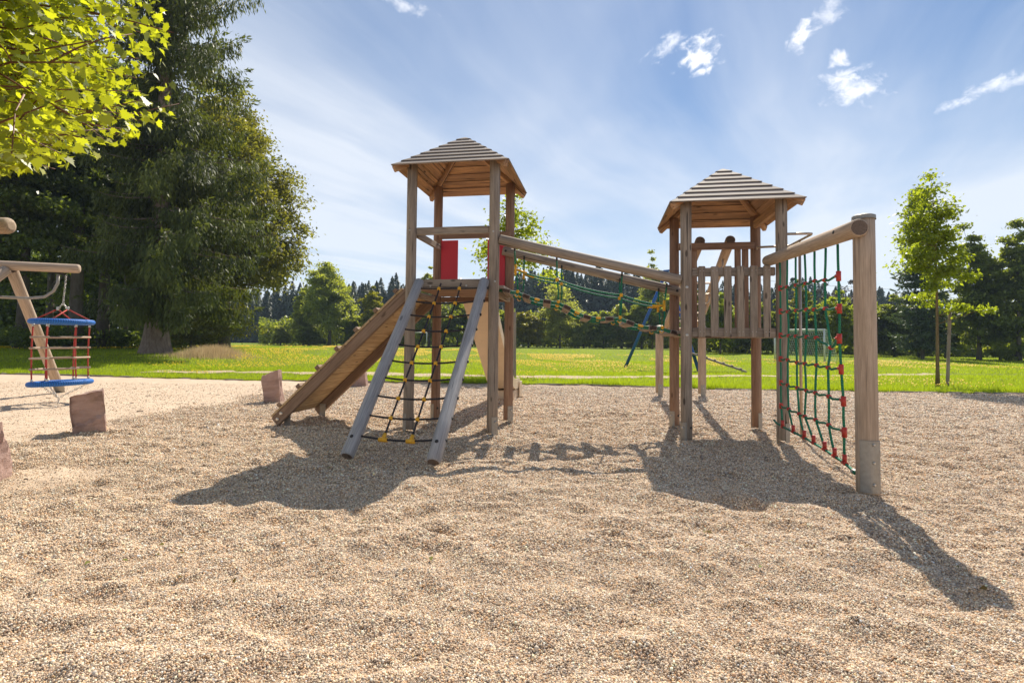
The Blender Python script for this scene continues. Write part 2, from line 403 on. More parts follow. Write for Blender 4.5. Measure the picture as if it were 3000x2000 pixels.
R_BLACK = rope_mat('black_rope', (.03, .026, .03)); R_GREEN = rope_mat('green_rope', (.012, .20, .105)); R_RED = rope_mat('red_rope', (.50, .05, .035))
R_BLUE = rope_mat('blue_rope', (.012, .14, .50), 190.)
B_SPR = bark('spruce_bark', (.16, .115, .085), (.34, .27, .22)); B_DK = bark('dark_bark', (.10, .085, .065), (.19, .165, .135)); B_YNG = bark('young_bark', (.17, .12, .06), (.30, .22, .11), 14.)
TWIG = plain('red_twig', (.16, .06, .03), .6)

def sandstone():
    m, t, out = newmat('sandstone'); o = t.new('ShaderNodeTexCoord').outputs['Object']
    n = t.noise(t.map(o, (3, 3, 9)), 1., 6., .6, .5); n2 = t.noise(o, 45., 5., .7); n3 = t.noise(o, 5., 4., .6)
    col = t.ramp(n, ((.3, (.27, .17, .135)), (.52, (.43, .29, .245)), (.72, (.52, .37, .315))))
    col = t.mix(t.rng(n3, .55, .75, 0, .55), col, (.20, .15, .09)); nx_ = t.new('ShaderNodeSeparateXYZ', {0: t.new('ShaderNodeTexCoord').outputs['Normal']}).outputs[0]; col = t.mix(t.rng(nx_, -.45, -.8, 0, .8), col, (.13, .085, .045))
    b = t.new('ShaderNodeBump', {'Strength': .8, 'Distance': .02, 'Height': t.math('ADD', n2, n)})
    principled(t, out, **{'Base Color': col, 'Roughness': .9, 'Normal': b.outputs[0], 'Specular IOR Level': .2}); return m
STONE = sandstone()

# ================================================================== SETTING
PAL = [(.62, .47, .33), (.66, .54, .41), (.52, .33, .18), (.47, .36, .27), (.34, .25, .19), (.70, .62, .53), (.24, .19, .155), (.58, .37, .23), (.40, .36, .33)]
PAL = [(a*1.08, b*1.05, c*.985) for a, b, c in PAL]
PW = [.21, .18, .10, .14, .10, .10, .07, .05, .05]
def gravel_mat():
    m, t, out = newmat('gravel_bed'); o = t.new('ShaderNodeNewGeometry').outputs['Position']
    sn = t.new('ShaderNodeAttribute', attribute_name='lv').outputs['Fac']
    v1 = t.new('ShaderNodeTexVoronoi', {'Vector': t.map(o, (1, 1, .3)), 'Scale': 95., 'Randomness': 1.})
    r_ = t.new('ShaderNodeSeparateColor', {0: v1.outputs['Color']}).outputs[0]
    cum = 0; pts = []
    for c, p in zip(PAL, PW): pts.append((cum, c)); cum += p
    peb = t.ramp(r_, pts, 'CONSTANT')
    gap_shade = t.rng(v1.outputs['Distance'], .30, .62, 1, .42, True)  # occlusion shade between pebbles, painted into their colour
    peb = t.mix(1., peb, t.new('ShaderNodeCombineColor', {0: gap_shade, 1: gap_shade, 2: gap_shade}).outputs[0], 'MULTIPLY')
    big = t.noise(o, 1.6, 5., .6); mid = t.noise(o, 11., 5., .7)
    peb = t.mix(t.rng(mid, .50, .70, 0, .55), peb, (.20, .145, .105)); mo = t.noise(o, 34., 4., .7); peb = t.mix(t.rng(mo, .52, .68, 0, .6), peb, (.17, .12, .09))
    fine = t.noise(o, 240., 3., .7)
    sc = t.ramp(fine, ((.25, (.40, .30, .215)), (.5, (.60, .475, .345)), (.8, (.72, .58, .45))))
    sc = t.mix(t.rng(big, .35, .7, 0, .5), sc, (.43, .31, .22)); st = t.noise(t.map(o, (3.5, 14, 1)), 1., 5., .65, .6); sc = t.mix(t.rng(st, .50, .66, 0, .65), sc, (.36, .26, .18)); s2 = t.noise(o, 22., 5., .75); sc = t.mix(t.rng(s2, .48, .75, 0, .45), sc, (.34, .245, .17))
    spk = t.new('ShaderNodeTexVoronoi', {'Vector': o, 'Scale': 38., 'Randomness': 1.})
    sc = t.mix(t.rng(spk.outputs['Distance'], .08, .14, .35, 0), sc, (.25, .18, .13))
    sm = t.rng(t.math('ADD', sn, t.math('MULTIPLY', t.math('SUBTRACT', mid, .5), .9)), .35, .65, 0, 1, True)
    col = t.mix(sm, peb, sc)
    hh = t.math('ADD', t.math('MULTIPLY', t.math('SUBTRACT', 1., v1.outputs['Distance']), t.math('SUBTRACT', 1.15, sm)), t.math('MULTIPLY', mid, .9))
    b = t.new('ShaderNodeBump', {'Strength': .8, 'Distance': .012, 'Height': hh})
    principled(t, out, **{'Base Color': col, 'Roughness': .85, 'Normal': b.outputs[0], 'Specular IOR Level': .25}); return m
def pebble_mat():
    m, t, out = newmat('pebbles'); a = t.new('ShaderNodeAttribute', attribute_name='pc').outputs['Color']
    principled(t, out, **{'Base Color': a, 'Roughness': .6, 'Specular IOR Level': .35}); return m
def field_mat():
    m, t, out = newmat('lawn'); o = t.new('ShaderNodeNewGeometry').outputs['Position']
    n = t.noise(o, .22, 5., .6, .3); n2 = t.noise(o, 5., 5., .7); n3 = t.noise(t.map(o, (60, 60, 60)), 1., 3., .7)
    col = t.mix(t.rng(n, .35, .65), (.17, .23, .012), (.235, .285, .02))
    col = t.mix(t.rng(n2, .35, .7, 0, .55), col, (.13, .165, .01))
    col = t.mix(t.rng(n3, .5, .8, 0, .4), col, (.05, .09, .008))
    b = t.new('ShaderNodeBump', {'Strength': 1., 'Distance': .05, 'Height': t.math('ADD', n3, n2)})
    dif = t.new('ShaderNodeBsdfPrincipled', {'Base Color': col, 'Roughness': .9, 'Normal': b.outputs[0], 'Specular IOR Level': .15})
    t.set(out.inputs[0], dif.outputs[0]); return m
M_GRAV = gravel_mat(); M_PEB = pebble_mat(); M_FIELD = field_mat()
M_EARTH = plain('earth', (.14, .10, .065), .95, 0, .3, .5)

# base ground to the horizon
V = np.array([(-880, -50, -.9), (880, -50, -.9), (880, 880, -.9), (-880, 880, -.9)])
tag(np_mesh('ground', V, [[0, 1, 2, 3]], M_EARTH), kind='structure')
# gravel bed: fine grid near the camera, coarse outside
xs = np.unique(np.round(np.concatenate([np.linspace(-60, -14, 24), np.arange(-14, -6, .14), np.arange(-6, 6, .03), np.arange(6, 14, .14), np.linspace(14, 60, 24)]), 3))
ys = np.concatenate([np.linspace(-12, 1, 14), np.arange(1.2, 8.5, .03), np.arange(8.5, 12.01, .07)])
tail = np.linspace(0, 1, 48)[1:]
YY = np.vstack([np.repeat(ys[:, None], len(xs), 1), 12.0+(yedge(xs)-12.0)[None]*tail[:, None]]); XX = np.repeat(xs[None], YY.shape[0], 0)
ZZ = gz(XX, YY)-.02; ZZ[-1] = -.05
ny, nx = XX.shape; idx = np.arange(ny*nx).reshape(ny, nx)
Q = np.stack([idx[:-1, :-1], idx[:-1, 1:], idx[1:, 1:], idx[1:, :-1]], -1).reshape(-1, 4)
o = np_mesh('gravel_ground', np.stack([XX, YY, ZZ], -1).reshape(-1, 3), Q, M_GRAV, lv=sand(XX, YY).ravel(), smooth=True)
tag(o, kind='structure')
# loose pebbles as a cloud of round stones lying on it
def pebbles():
    P = []; 
    for (y0, y1, dens, r0) in ((1.55, 3.2, 40000, .0031), (3.2, 5.0, 23000, .0040), (5.0, 7.0, 12500, .0051), (7.0, 9.5, 6200, .0067), (9.5, 15.5, 3000, .009)):
        wmax = 2*(y1*.99+2.4); n = int((y1-y0)*wmax*dens)
        y = rng.uniform(y0, y1, n); x = rng.uniform(-wmax/2, wmax/2, n)
        k = (np.abs(x) < y*.99+2.4) & (y < yedge(x)-.1) & (rng.random(n)*.97+.03 > np.clip(sand(x, y)*1.25-.05, 0, .93)); x, y = x[k], y[k]
        r = r0*np.exp(rng.normal(0, .26, len(x)))*(1-.35*sand(x, y))
        P.append(np.stack([x, y, gz(x, y)-.02+r*rng.uniform(-.25, .75, len(x)), r], -1))
    P = np.concatenate(P); n = len(P)
    me = bpy.data.meshes.new('gravel'); me.vertices.add(n); me.vertices.foreach_set('co', P[:, :3].astype('f').ravel())
    a = me.attributes.new('rad', 'FLOAT', 'POINT'); a.data.foreach_set('value', P[:, 3].astype('f'))
    ci = rng.choice(len(PAL), n, p=np.array(PW)/sum(PW)); c = np.array(PAL)[ci]*np.exp(rng.normal(-.02, .27, n))[:, None]
    c = np.concatenate([np.clip(c, 0, .9), np.ones((n, 1))], 1)
    a = me.attributes.new('pc', 'FLOAT_COLOR', 'POINT'); a.data.foreach_set('color', c.astype('f').ravel())
    me.materials.append(M_PEB); me.update(); ob = link('gravel', me)
    ng = bpy.data.node_groups.new('pebbles', 'GeometryNodeTree')
    ng.interface.new_socket('Geometry', in_out='INPUT', socket_type='NodeSocketGeometry'); ng.interface.new_socket('Geometry', in_out='OUTPUT', socket_type='NodeSocketGeometry')
    gi = ng.nodes.new('NodeGroupInput'); go = ng.nodes.new('NodeGroupOutput'); mp = ng.nodes.new('GeometryNodeMeshToPoints'); na = ng.nodes.new('GeometryNodeInputNamedAttribute')
    na.data_type = 'FLOAT'; na.inputs[0].default_value = 'rad'; sm = ng.nodes.new('GeometryNodeSetMaterial'); sm.inputs['Material'].default_value = M_PEB
    L = ng.links.new; L(gi.outputs[0], mp.inputs['Mesh']); L(na.outputs[0], mp.inputs['Radius']); L(mp.outputs[0], sm.inputs[0]); L(sm.outputs[0], go.inputs[0])
    md = ob.modifiers.new('pebbles', 'NODES'); md.node_group = ng
    tag(ob, 'loose pale brown pea gravel covering the playground', 'gravel', kind='stuff')
pebbles()
# lawn sheet
fx = np.unique(np.concatenate([np.linspace(-870, -90, 20), np.linspace(-90, -30, 40), np.arange(-30, 30, .6), np.linspace(30, 90, 40), np.linspace(90, 850, 20)]))
ft = np.unique(np.concatenate([np.linspace(0, 12, 30), np.linspace(12, 90, 60), np.linspace(90, 850, 20)]))
YY = yedge(fx)[None]+ft[:, None]+.04; XX = np.repeat(fx[None], len(ft), 0); ZZ = th(XX, YY)-.01
ny, nx = XX.shape; idx = np.arange(ny*nx).reshape(ny, nx)
Q = np.stack([idx[:-1, :-1], idx[:-1, 1:], idx[1:, 1:], idx[1:, :-1]], -1).reshape(-1, 4)
tag(np_mesh('field', np.stack([XX, YY, ZZ], -1).reshape(-1, 3), Q, M_FIELD, smooth=True), kind='structure')
# worn footpath crossing the lawn
PX = [-20, -13, -8.85, -3, 2.6, 8, 13.4, 20]; PY = [20.3, 20.8, 21.0, 20.1, 20.2, 21.3, 23.0, 25]
def pathy(x): x = np.asarray(x, float); return np.interp(x, PX, PY)+.7*vnoise(x*.5, x*0+4)+.35*vnoise(x*1.6, x*0+9)
pxs = np.arange(-14, 20, .12); wl = .62+.8*vnoise(pxs*1.4, pxs*0+2)+.5*vnoise(pxs*4, pxs*0+7)
rows = []
for k in np.linspace(-1, 1, 7):
    yy = pathy(pxs)+k*np.maximum(.12, wl+.25*vnoise(pxs*5, pxs*0+k*3)); rows.append(np.stack([pxs, yy, th(pxs, yy)+.012], -1))
V = np.array(rows); ny, nx = V.shape[:2]; idx = np.arange(ny*nx).reshape(ny, nx)
Q = np.stack([idx[:-1, :-1], idx[:-1, 1:], idx[1:, 1:], idx[1:, :-1]], -1).reshape(-1, 4)
M_PATH = plain('path_dirt', (.40, .30, .20), .95, 0, .25, 3., .01, bscale=40.)
tag(np_mesh('path', V.reshape(-1, 3), Q, M_PATH), kind='structure')
# timber edging between gravel and lawn
mb = MB()
kx = [-18.1, -15, -12, -8.6, -5.3, -2.1, 2.1, 5.8, 8.2, 10.5, 12.4, 14.2, 17]
for a, b in zip(kx[:-1], kx[1:]):
    mb.bar((a+.01, yedge(a), -.06), (b-.01, yedge(b), -.06), .05, .16, ch=.01)
tag(mb.build('kerb', W_OLD), kind='structure')

# grass blades and flowers
M_GRASS = leafmat('grass_blades', (.17, .23, .012), (.30, .345, .025), (.48, .60, .02), .55, .2)
M_DRY = leafmat('dry_grass', (.42, .31, .17), (.64, .50, .31), (.62, .48, .26), .4, .1)
M_FLOW = leafmat('yellow_petals', (.55, .36, .01), (.75, .52, .015), (.8, .55, .01), .35, .1)
def blades(x, y, z, h, wd, lean=.5):
    n = len(x); a = rng.uniform(0, 6.283, n); b = rng.uniform(0, 6.283, n); c = np.cos(a)*wd; s = np.sin(a)*wd; l = h*lean*rng.random(n)
    V = np.empty((n, 3, 3)); V[:, 0] = np.stack([x-c, y-s, z], -1); V[:, 1] = np.stack([x+c, y+s, z], -1); V[:, 2] = np.stack([x+np.cos(b)*l, y+np.sin(b)*l, z+h], -1)
    return V.reshape(-1, 3), np.arange(n*3).reshape(n, 3), np.repeat(rng.random(n), 3)
def grass():
    X = []; Y = []; Hh = []; Wd = []
    def put(n, y0, y1, h, wd, xl=1.0):
        y = y0+(y1-y0)*rng.random(n)**1.0; x = (rng.random(n)*2-1)*(y*xl+2); 
        X.append(x); Y.append(y); Hh.append(h*np.exp(rng.normal(0, .3, n))*(.7+.9*np.clip(vnoise(x*1.5, y*1.5)+.5, 0, 1))); Wd.append(np.full(n, wd))
    n = 46000; x = rng.uniform(-18, 18, n); y = yedge(x)+np.abs(rng.normal(0, .35, n))-.10
    X.append(x); Y.append(y); Hh.append(.105*np.exp(rng.normal(0, .35, n))*(.5+1.2*np.clip(vnoise(x*1.3, y*0)+.5, 0, 1))*np.where(x < -6, .6, 1)); Wd.append(np.full(n, .006))
    put(110000, 15, 24, .06, .007); put(90000, 22, 38, .065, .011); put(70000, 34, 75, .07, .02)
    x = np.concatenate(X); y = np.concatenate(Y); h = np.concatenate(Hh); wd = np.concatenate(Wd)
    onpath = np.abs(y-pathy(x)) < .5+.7*vnoise(x*1.4, x*0+2)
    k = (y > yedge(x)-.03+.16*vnoise(x*3, y*0)) & ~(onpath & (x > -13) & (rng.random(len(x)) < .88)) & (y > yedge(x)-.12)
    x, y, h, wd = x[k], y[k], h[k], wd[k]
    V, Fc, lv = blades(x, y, th(x, y)-.01, h, wd)
    tag(np_mesh('grass', V, Fc, M_GRASS, lv=lv), 'short bright green grass of the lawn beyond the gravel', 'grass', kind='stuff')
    # yellow flowers: little six-sided heads on the lawn
    P = []
    def fl(n, x0, x1, y0, y1, p):
        x = rng.uniform(x0, x1, n*4); y = rng.uniform(y0, y1, n*4); k = (vnoise(x*.35+3, y*.16)+.5+.25*vnoise(x*1.6, y*.8) > p); P.append(np.stack([x[k][:n], y[k][:n]], -1))
    fl(9000, -40, -1, 30, 66, .46); fl(900, -16, 2, 22, 30, .6); fl(4200, -2, 18, 26, 50, .5); fl(420, -12, 12, 17.2, 25, .6); fl(1800, 16, 34, 26, 42, .55); fl(260, 4, 18, 15.5, 20, .5)
    P = np.concatenate(P); ok = (np.abs(P[:, 1]-pathy(P[:, 0])) > .5) & (P[:, 1] > yedge(P[:, 0])+.1); P = P[ok]; n = len(P)
    r = rng.uniform(.018, .030, n)*(1+.035*np.clip(P[:, 1]-22, 0, 40)); z = th(P[:, 0], P[:, 1])+rng.uniform(.10, .17, n); V = np.empty((n, 7, 3)); V[:, 0] = np.stack([P[:, 0], P[:, 1], z+r*1.3], -1)
    for k in range(6):
        a = k*math.pi/3; V[:, k+1] = np.stack([P[:, 0]+r*math.cos(a), P[:, 1]+r*math.sin(a), z], -1)
    base = np.arange(n)[:, None]*7; Fc = np.concatenate([np.concatenate([base, base+1+k, base+1+(k+1) % 6], 1) for k in range(6)])
    tag(np_mesh('flowers', V.reshape(-1, 3), Fc, M_FLOW, lv=np.repeat(rng.random(n), 7)), 'small yellow flowers scattered across the lawn', 'flowers', kind='stuff')
    n = 8000; x = xp(622, 29)+rng.normal(0, .95, n); y = 29+rng.normal(0, .9, n); k = (x > -19.0) & (rng.random(n) < .75); x, y = x[k], y[k]
    hh = (.15+.6*np.exp(-((x-xp(622, 29))/1.2)**2))*rng.uniform(.5, 1., len(x))
    V, Fc, lv = blades(x, y, th(x, y)-.02, hh, np.full(len(x), .009), .45)
    tag(np_mesh('dry_grass', V, Fc, M_DRY, lv=lv), 'tall straw coloured dry grass beside the large spruce trunk', 'dry grass', kind='stuff')
grass()

# ================================================================== TREES
def leaf_quads(c, d, nrm, ln, wd, fold=.15):
    """rhombic leaves: centre, long direction, normal"""
    d = d/np.linalg.norm(d, axis=1, keepdims=True); s = np.cross(d, nrm); s /= np.linalg.norm(s, axis=1, keepdims=True)+1e-9; n2 = np.cross(s, d)
    ln = np.asarray(ln)[:, None]; wd = np.asarray(wd)[:, None]
    V = np.stack([c-d*ln*.5, c+s*wd*.5+n2*wd*fold-d*ln*.05, c+d*ln*.5, c-s*wd*.5+n2*wd*fold-d*ln*.05], 1)
    n = len(c); return V.reshape(-1, 3), np.arange(n*4).reshape(n, 4)
def limb_mesh(mb, p0, p1, r0, r1, sag=.0, n=5, seg=6):
    pts = []; p0 = np.asarray(p0, float); p1 = np.asarray(p1, float); L = np.linalg.norm(p1-p0); j = rng.normal(0, .03*L, (n, 3)); j[0] = 0; j[-1] = 0
    for i, t in enumerate(np.linspace(0, 1, n)): pts.append(p0+(p1-p0)*t+j[i]+np.array([0, 0, sag*L*math.sin(math.pi*t)]))
    mb.tube(pts, list(np.linspace(r0, r1, n)), seg)
def broadleaf(name, base, h, r, zb, label, cat, mat, barkm, ncl=60, per=120, leaf=.25, taper=.0, group=None, tr=.16, clr=.26, top=None, squash=.75, lean=0., droop=.35, limbs=None, prof=1.0):
    """broadleaved tree: trunk with limbs, crown of leaf clumps; taper>0 makes the crown pointed"""
    root = empty(name, base, label, cat, group)
    hz = (h-zb)/2; zc = zb+hz
    u = rng.normal(0, 1, (ncl, 3)); u /= np.linalg.norm(u, axis=1, keepdims=True); rad = rng.random(ncl)**.42
    lump = 1+.28*np.sin(u[:, 0]*3.1+u[:, 2]*2.3+rng.random()*6)+.14*np.sin(u[:, 1]*5.3-u[:, 2]*4.1+rng.random()*6)
    P = u*(rad*lump)[:, None]; tz = P[:, 2]; k = np.clip(1-taper*(tz+1)/2*1.0, .12, 1.2)*(prof if prof != 1.0 else 1)
    C = np.stack([P[:, 0]*r*k+lean*(tz+1), P[:, 1]*r*k, zc+tz*hz*.93], -1)
    C = np.concatenate([C, [[lean*1.6, 0, h-.06*hz]]]); ncl = len(C)
    cr = r*clr*rng.uniform(.6, 1.25, ncl); cr[-1] *= .6
    n = ncl*per; ci = np.repeat(np.arange(ncl), per)
    off = rng.normal(0, .55, (n, 3))*np.array([1, 1, squash*.7]); pos = C[ci]+off*cr[ci][:, None]
    out = pos-np.array([0, 0, zc]); out /= np.linalg.norm(out, axis=1, keepdims=True)+1e-6
    d = out*.6+rng.normal(0, .6, (n, 3))+np.array([0, 0, -droop]); nr = rng.normal(0, .55, (n, 3))+np.array([0, 0, 1.])
    ln = leaf*rng.uniform(.6, 1.3, n); V, Fc = leaf_quads(pos, d, nr, ln, ln*rng.uniform(.5, .75, n))
    k = V.reshape(-1, 4, 3)[:, :, 2].min(1) > .03; Fc = Fc[k]
    lv = np.repeat(np.clip(rng.random(n)*.6+rng.random(ncl)[ci]*.4, 0, 1), 4)
    np_mesh('crown', V, Fc, mat, None, lv).parent = root
    mb = MB(); zt = zb+(h-zb)*.8
    tp = [np.array([lean*.4*t*t+.03*h*.1*math.sin(3*t), .02*h*.1*math.cos(4*t), -.15+(zt+.15)*t]) for t in np.linspace(0, 1, 9)]
    tr_ = [tr*(1.35 if i == 0 else 1.0)*(1-.8*t) for i, t in enumerate(np.linspace(0, 1, 9))]
    mb.tube(tp, tr_, 9)
    for i in rng.permutation(ncl)[:(limbs or min(30, ncl//2))]:
        zz_ = max(zb*.8, min(zt*.95, C[i, 2]-.35*np.hypot(C[i, 0], C[i, 1]))); t = (zz_+.15)/(zt+.15); ii = int(t*8); a = tp[min(ii, 8)]
        limb_mesh(mb, (a[0], a[1], zz_), C[i], tr*.34*(1.1-t*.7), tr*.05, .05)
    mb.build('trunk', barkm).parent = root
    return root
def spruce(name, base, h, r, zb, label, cat, mat, barkm, group=None, step=.42, tr=.6, dens=1., seed=1, tw=.5, flare=1.9, shape=.75, open_=.0, hang=1., wd=(.14, .26), strand=1, side_az=None, spread=.22, qn=1.):
    root = empty(name, base, label, cat, group)
    mb = MB(); n = 14
    pts = []; rr = []
    for t in np.linspace(0, 1, n): pts.append((0.04*math.sin(4*t), .03*math.cos(5*t), -.3+(h+.3)*t)); rr.append(tr*(1-t)**.8+.015)
    pts = [(0, 0, -.3), (0, 0, .05), (0, 0, .5), (0, 0, 1.2), (0, 0, 2.2)]+pts[2:]; rr = [tr*flare, tr*flare*.82, tr*(1+.42*(flare-1)), tr*(1+.2*(flare-1)), tr*1.03]+rr[2:]
    mb.tube(pts, rr, 18)
    c_, d_, n_, l_, w_, v_ = [], [], [], [], [], []
    z = zb
    while z < h-.4:
        t = (z-zb)/(h-zb); Rl = r*(1-t)**shape*(.75+.25*min(1, (z-zb)/3+.3))
        for a in range(int(rng.integers(4, 6)*min(1., dens))+1):
            az = rng.uniform(0, 6.283); L = Rl*rng.uniform(.62, 1.12); bv = rng.random()
            if side_az is not None: L *= .36+.64*(.5+.5*math.cos(az-side_az))**.8
            if rng.random() < open_: continue
            sl_ = .12+.25*t if t > .5 else -.05-.32*(1-t)
            m = max(5, int(L/.22)); s = np.linspace(.08, 1, m); e = np.array([math.cos(az), math.sin(az)])
            zc = z+rng.uniform(-.2, .2)+L*(sl_*s+.22*s**3)
            bp = np.stack([e[0]*s*L, e[1]*s*L, zc], -1); mb.tube(bp[::max(1, m//5)], list(np.linspace(.06*(1-t)+.012, .008, len(bp[::max(1, m//5)]))), 5, cap=False)
            side = np.array([-e[1], e[0], 0])
            for i in range(m):
                q = int(rng.integers(5, 9)*dens*qn)+1
                wdh = spread*L*math.sin(math.pi*min(.97, s[i]*.9+.12))+.12
                o_ = rng.normal(0, .55, q)*wdh; cc = bp[i]+side*o_[:, None]+rng.normal(0, .07, (q, 3))
                ns = strand if s[i] < .93 else 1
                base_d = np.array([e[0]*.35, e[1]*.35, -.85*hang])+side*np.sign(o_)[:, None]*.3
                for j in range(ns):                                    # short needled sprays one below the other
                    keep = rng.random(q) < 1-.17*j; n_q = int(keep.sum())
                    if not n_q: continue
                    ln = tw*rng.uniform(.6, 1.3, n_q); dd = base_d[keep]+rng.normal(0, .42, (n_q, 3))
                    if s[i] > .93: dd = np.array([e[0], e[1], .2])+rng.normal(0, .5, (n_q, 3))
                    pos = cc[keep]+np.array([0, 0, -1.])*(j*tw*.62)+rng.normal(0, .05, (n_q, 3))+dd*ln[:, None]*.35
                    c_.append(pos); d_.append(dd); n_.append(np.array([e[0], e[1], .6])+rng.normal(0, .6, (n_q, 3))); l_.append(ln); w_.append(ln*rng.uniform(wd[0], wd[1], n_q)); v_.append(np.clip(rng.random(n_q)*.5+bv*.5, 0, 1))
        z += step*rng.uniform(.7, 1.3)*(1-.35*t)
    V, Fc = leaf_quads(np.concatenate(c_), np.concatenate(d_), np.concatenate(n_), np.concatenate(l_), np.concatenate(w_), .2)
    np_mesh('crown', V, Fc, mat, None, np.repeat(np.concatenate(v_), 4)).parent = root
    mb.build('trunk', barkm).parent = root
    return root
L_SPR = leafmat('spruce_needles', (.020, .031, .010), (.125, .145, .033), (.22, .26, .025), .26, .22, .55)
L_FOR = leafmat('forest_leaves', (.04, .062, .015), (.12, .15, .036), (.28, .36, .025), .42, .5, .4)
L_BEE = leafmat('beech_leaves', (.095, .105, .022), (.20, .19, .045), (.36, .35, .03), .42, .3, .5)
L_MID = leafmat('midfield_leaves', (.12, .145, .03), (.26, .28, .06), (.52, .56, .045), .5, .35, .45)
L_PALE = leafmat('pale_leaves', (.18, .20, .05), (.33, .34, .10), (.56, .58, .08), .5, .3, .45)
L_YEL = leafmat('yellowing_leaves', (.16, .17, .012), (.33, .27, .015), (.42, .40, .015), .45, .3, .45)
L_YNG = leafmat('young_leaves', (.10, .14, .014), (.20, .24, .022), (.48, .56, .025), .5, .4, .4)
L_DARK = leafmat('hedge_leaves', (.075, .10, .022), (.175, .195, .042), (.42, .48, .03), .48, .35, .45)
L_PURP = leafmat('dull_leaves', (.075, .060, .055), (.12, .105, .085), (.10, .09, .07), .3, .2)
L_FAR = leafmat('distant_needles', (.03, .045, .024), (.07, .09, .04), (.08, .11, .03), .2, .2)
L_LARCH = leafmat('larch_needles', (.05, .075, .035), (.10, .13, .06), (.10, .14, .04), .3, .2)
L_MAP = leafmat('maple_leaves', (.075, .14, .035), (.27, .32, .05), (.66, .70, .02), .52, .45, .42, .58)

def put(px, Y): x = xp(px, Y); return (x, Y, float(th(x, Y)))
def ztop(py, Y, px=1500): return float(D(px, py, Y)[2])
# the big spruce and the wood at the left
bx = put(457, 30)
spruce('spruce_tree', bx, 33, 6.9, 3.2, 'huge dark green spruce with flared trunk standing on the lawn edge', 'tree', L_SPR, B_SPR, tr=.50, step=.56, tw=.30, flare=2.1, shape=.36, dens=.98, wd=(.22, .36), hang=1.8, strand=5, side_az=-.25, spread=.13, qn=1.5)
bx = put(655, 42)
broadleaf('beech_tree', bx, 19.0, 4.9, 1.6, 'golden green beech bulging out behind the right side of the big spruce', 'tree', L_BEE, B_DK, 420, 200, .27, tr=.4, clr=.2, taper=.10, squash=1.0)
FG = 'shady trees of the wood at the left'
for (px, Y, h, r, zb, tr, lab) in ((216, 37, 25, 5.5, 3.0, .46, 'shaded tree with thick dark trunk behind the red rope basket'),
        (297, 41, 26, 5.0, 3.4, .42, 'shaded straight trunked tree second to the left of the big spruce'),
        (60, 36, 24, 5.5, 2.2, .36, 'dark leafy tree behind the end of the pale swing beam'),
        (-70, 33, 22, 5.0, 2.0, .36, 'dark leafy tree cut by the left edge of the photo'),
        (362, 47, 27, 5.0, 3.4, .24, 'slim shaded trunk just left of the big spruce trunk'),
        (403, 52, 27, 6.0, 3.0, .22, 'slimmest shaded trunk half hidden by the big spruce trunk'),
        (140, 48, 28, 6.5, 2.5, .34, 'dark tree deep in the wood above the rope basket'),
        (520, 48, 27, 6.0, 1.2, .34, 'dark leafy tree behind the lower branches of the big spruce')):
    broadleaf('forest_tree', put(px, Y), h, r, zb, lab, 'tree', L_FOR, B_DK, 190, 140, .30, tr=tr, group=FG, clr=.18, squash=.45)
for (px, Y, h, r, lab) in ((560, 38, 2.6, 2.2, 'low sunlit bush right behind the foot of the big spruce'), (640, 40, 3.2, 2.4, 'leafy bush under the beech behind the dry grass'), (120, 34, 1.5, 2.4, 'low dark bush at the wood edge behind the rope basket')):
    broadleaf('bush', put(px, Y), h, r, .1, lab, 'bush', L_BEE if px > 500 else L_FOR, B_DK, 30, 90, .2, tr=.05, group='bushes at the foot of the wood')
# far wood: one mass of conifers and dull broadleaves
def far_wood():
    V_, F_, L_ = [], [], []; base = 0
    prof = np.interp
    PXs = [500, 700, 1000, 1040, 1130, 1200, 1300, 1450, 1540, 1700, 1850, 1960, 2100, 2280, 2450, 2600, 2750, 3100]; TOP = [860, 860, 850, 838, 832, 826, 868, 865, 805, 796, 808, 840, 842, 848, 842, 868, 920, 935]
    for px in np.arange(480, 3120, 14):
        for row in range(3):
            p = px+rng.uniform(-9, 9); Y = (168, 180, 192)[row]+rng.uniform(-5, 5); x = xp(p, Y)
            top = np.interp(p, PXs, TOP)+rng.normal(0, 13)+row*4-34*float(vnoise(np.array([px*.021]), np.array([row*3.3]))[0]); ht = max(4, ztop(top, Y, p)-.3); r = ht*rng.uniform(.19, .30); n = 620
            t = rng.random(n)**.75; a = rng.uniform(0, 6.283, n); q = r*(1-t)**.8*rng.uniform(.55, 1.05, n); pos = np.stack([x+np.cos(a)*q, Y+np.sin(a)*q, .3+t*ht], -1)
            d = np.stack([np.cos(a), np.sin(a), -.55-.3*rng.random(n)], -1)+rng.normal(0, .25, (n, 3)); nr = np.stack([np.cos(a)*.5, np.sin(a)*.5, np.ones(n)], -1)
            ln = .11*ht*(1.2-t)*rng.uniform(.7, 1.2, n)+.3; v, f = leaf_quads(pos, d, nr, ln, ln*.55); V_.append(v); F_.append(f+base); base += len(v); L_.append(np.repeat(np.clip(rng.random(n)*.6+rng.random()*.4, 0, 1), 4))
    o = np_mesh('woodland', np.concatenate(V_), np.concatenate(F_), L_FAR, lv=np.concatenate(L_))
    tag(o, 'distant dark blue green wood of conifers closing the horizon', 'woodland', kind='stuff')
far_wood()
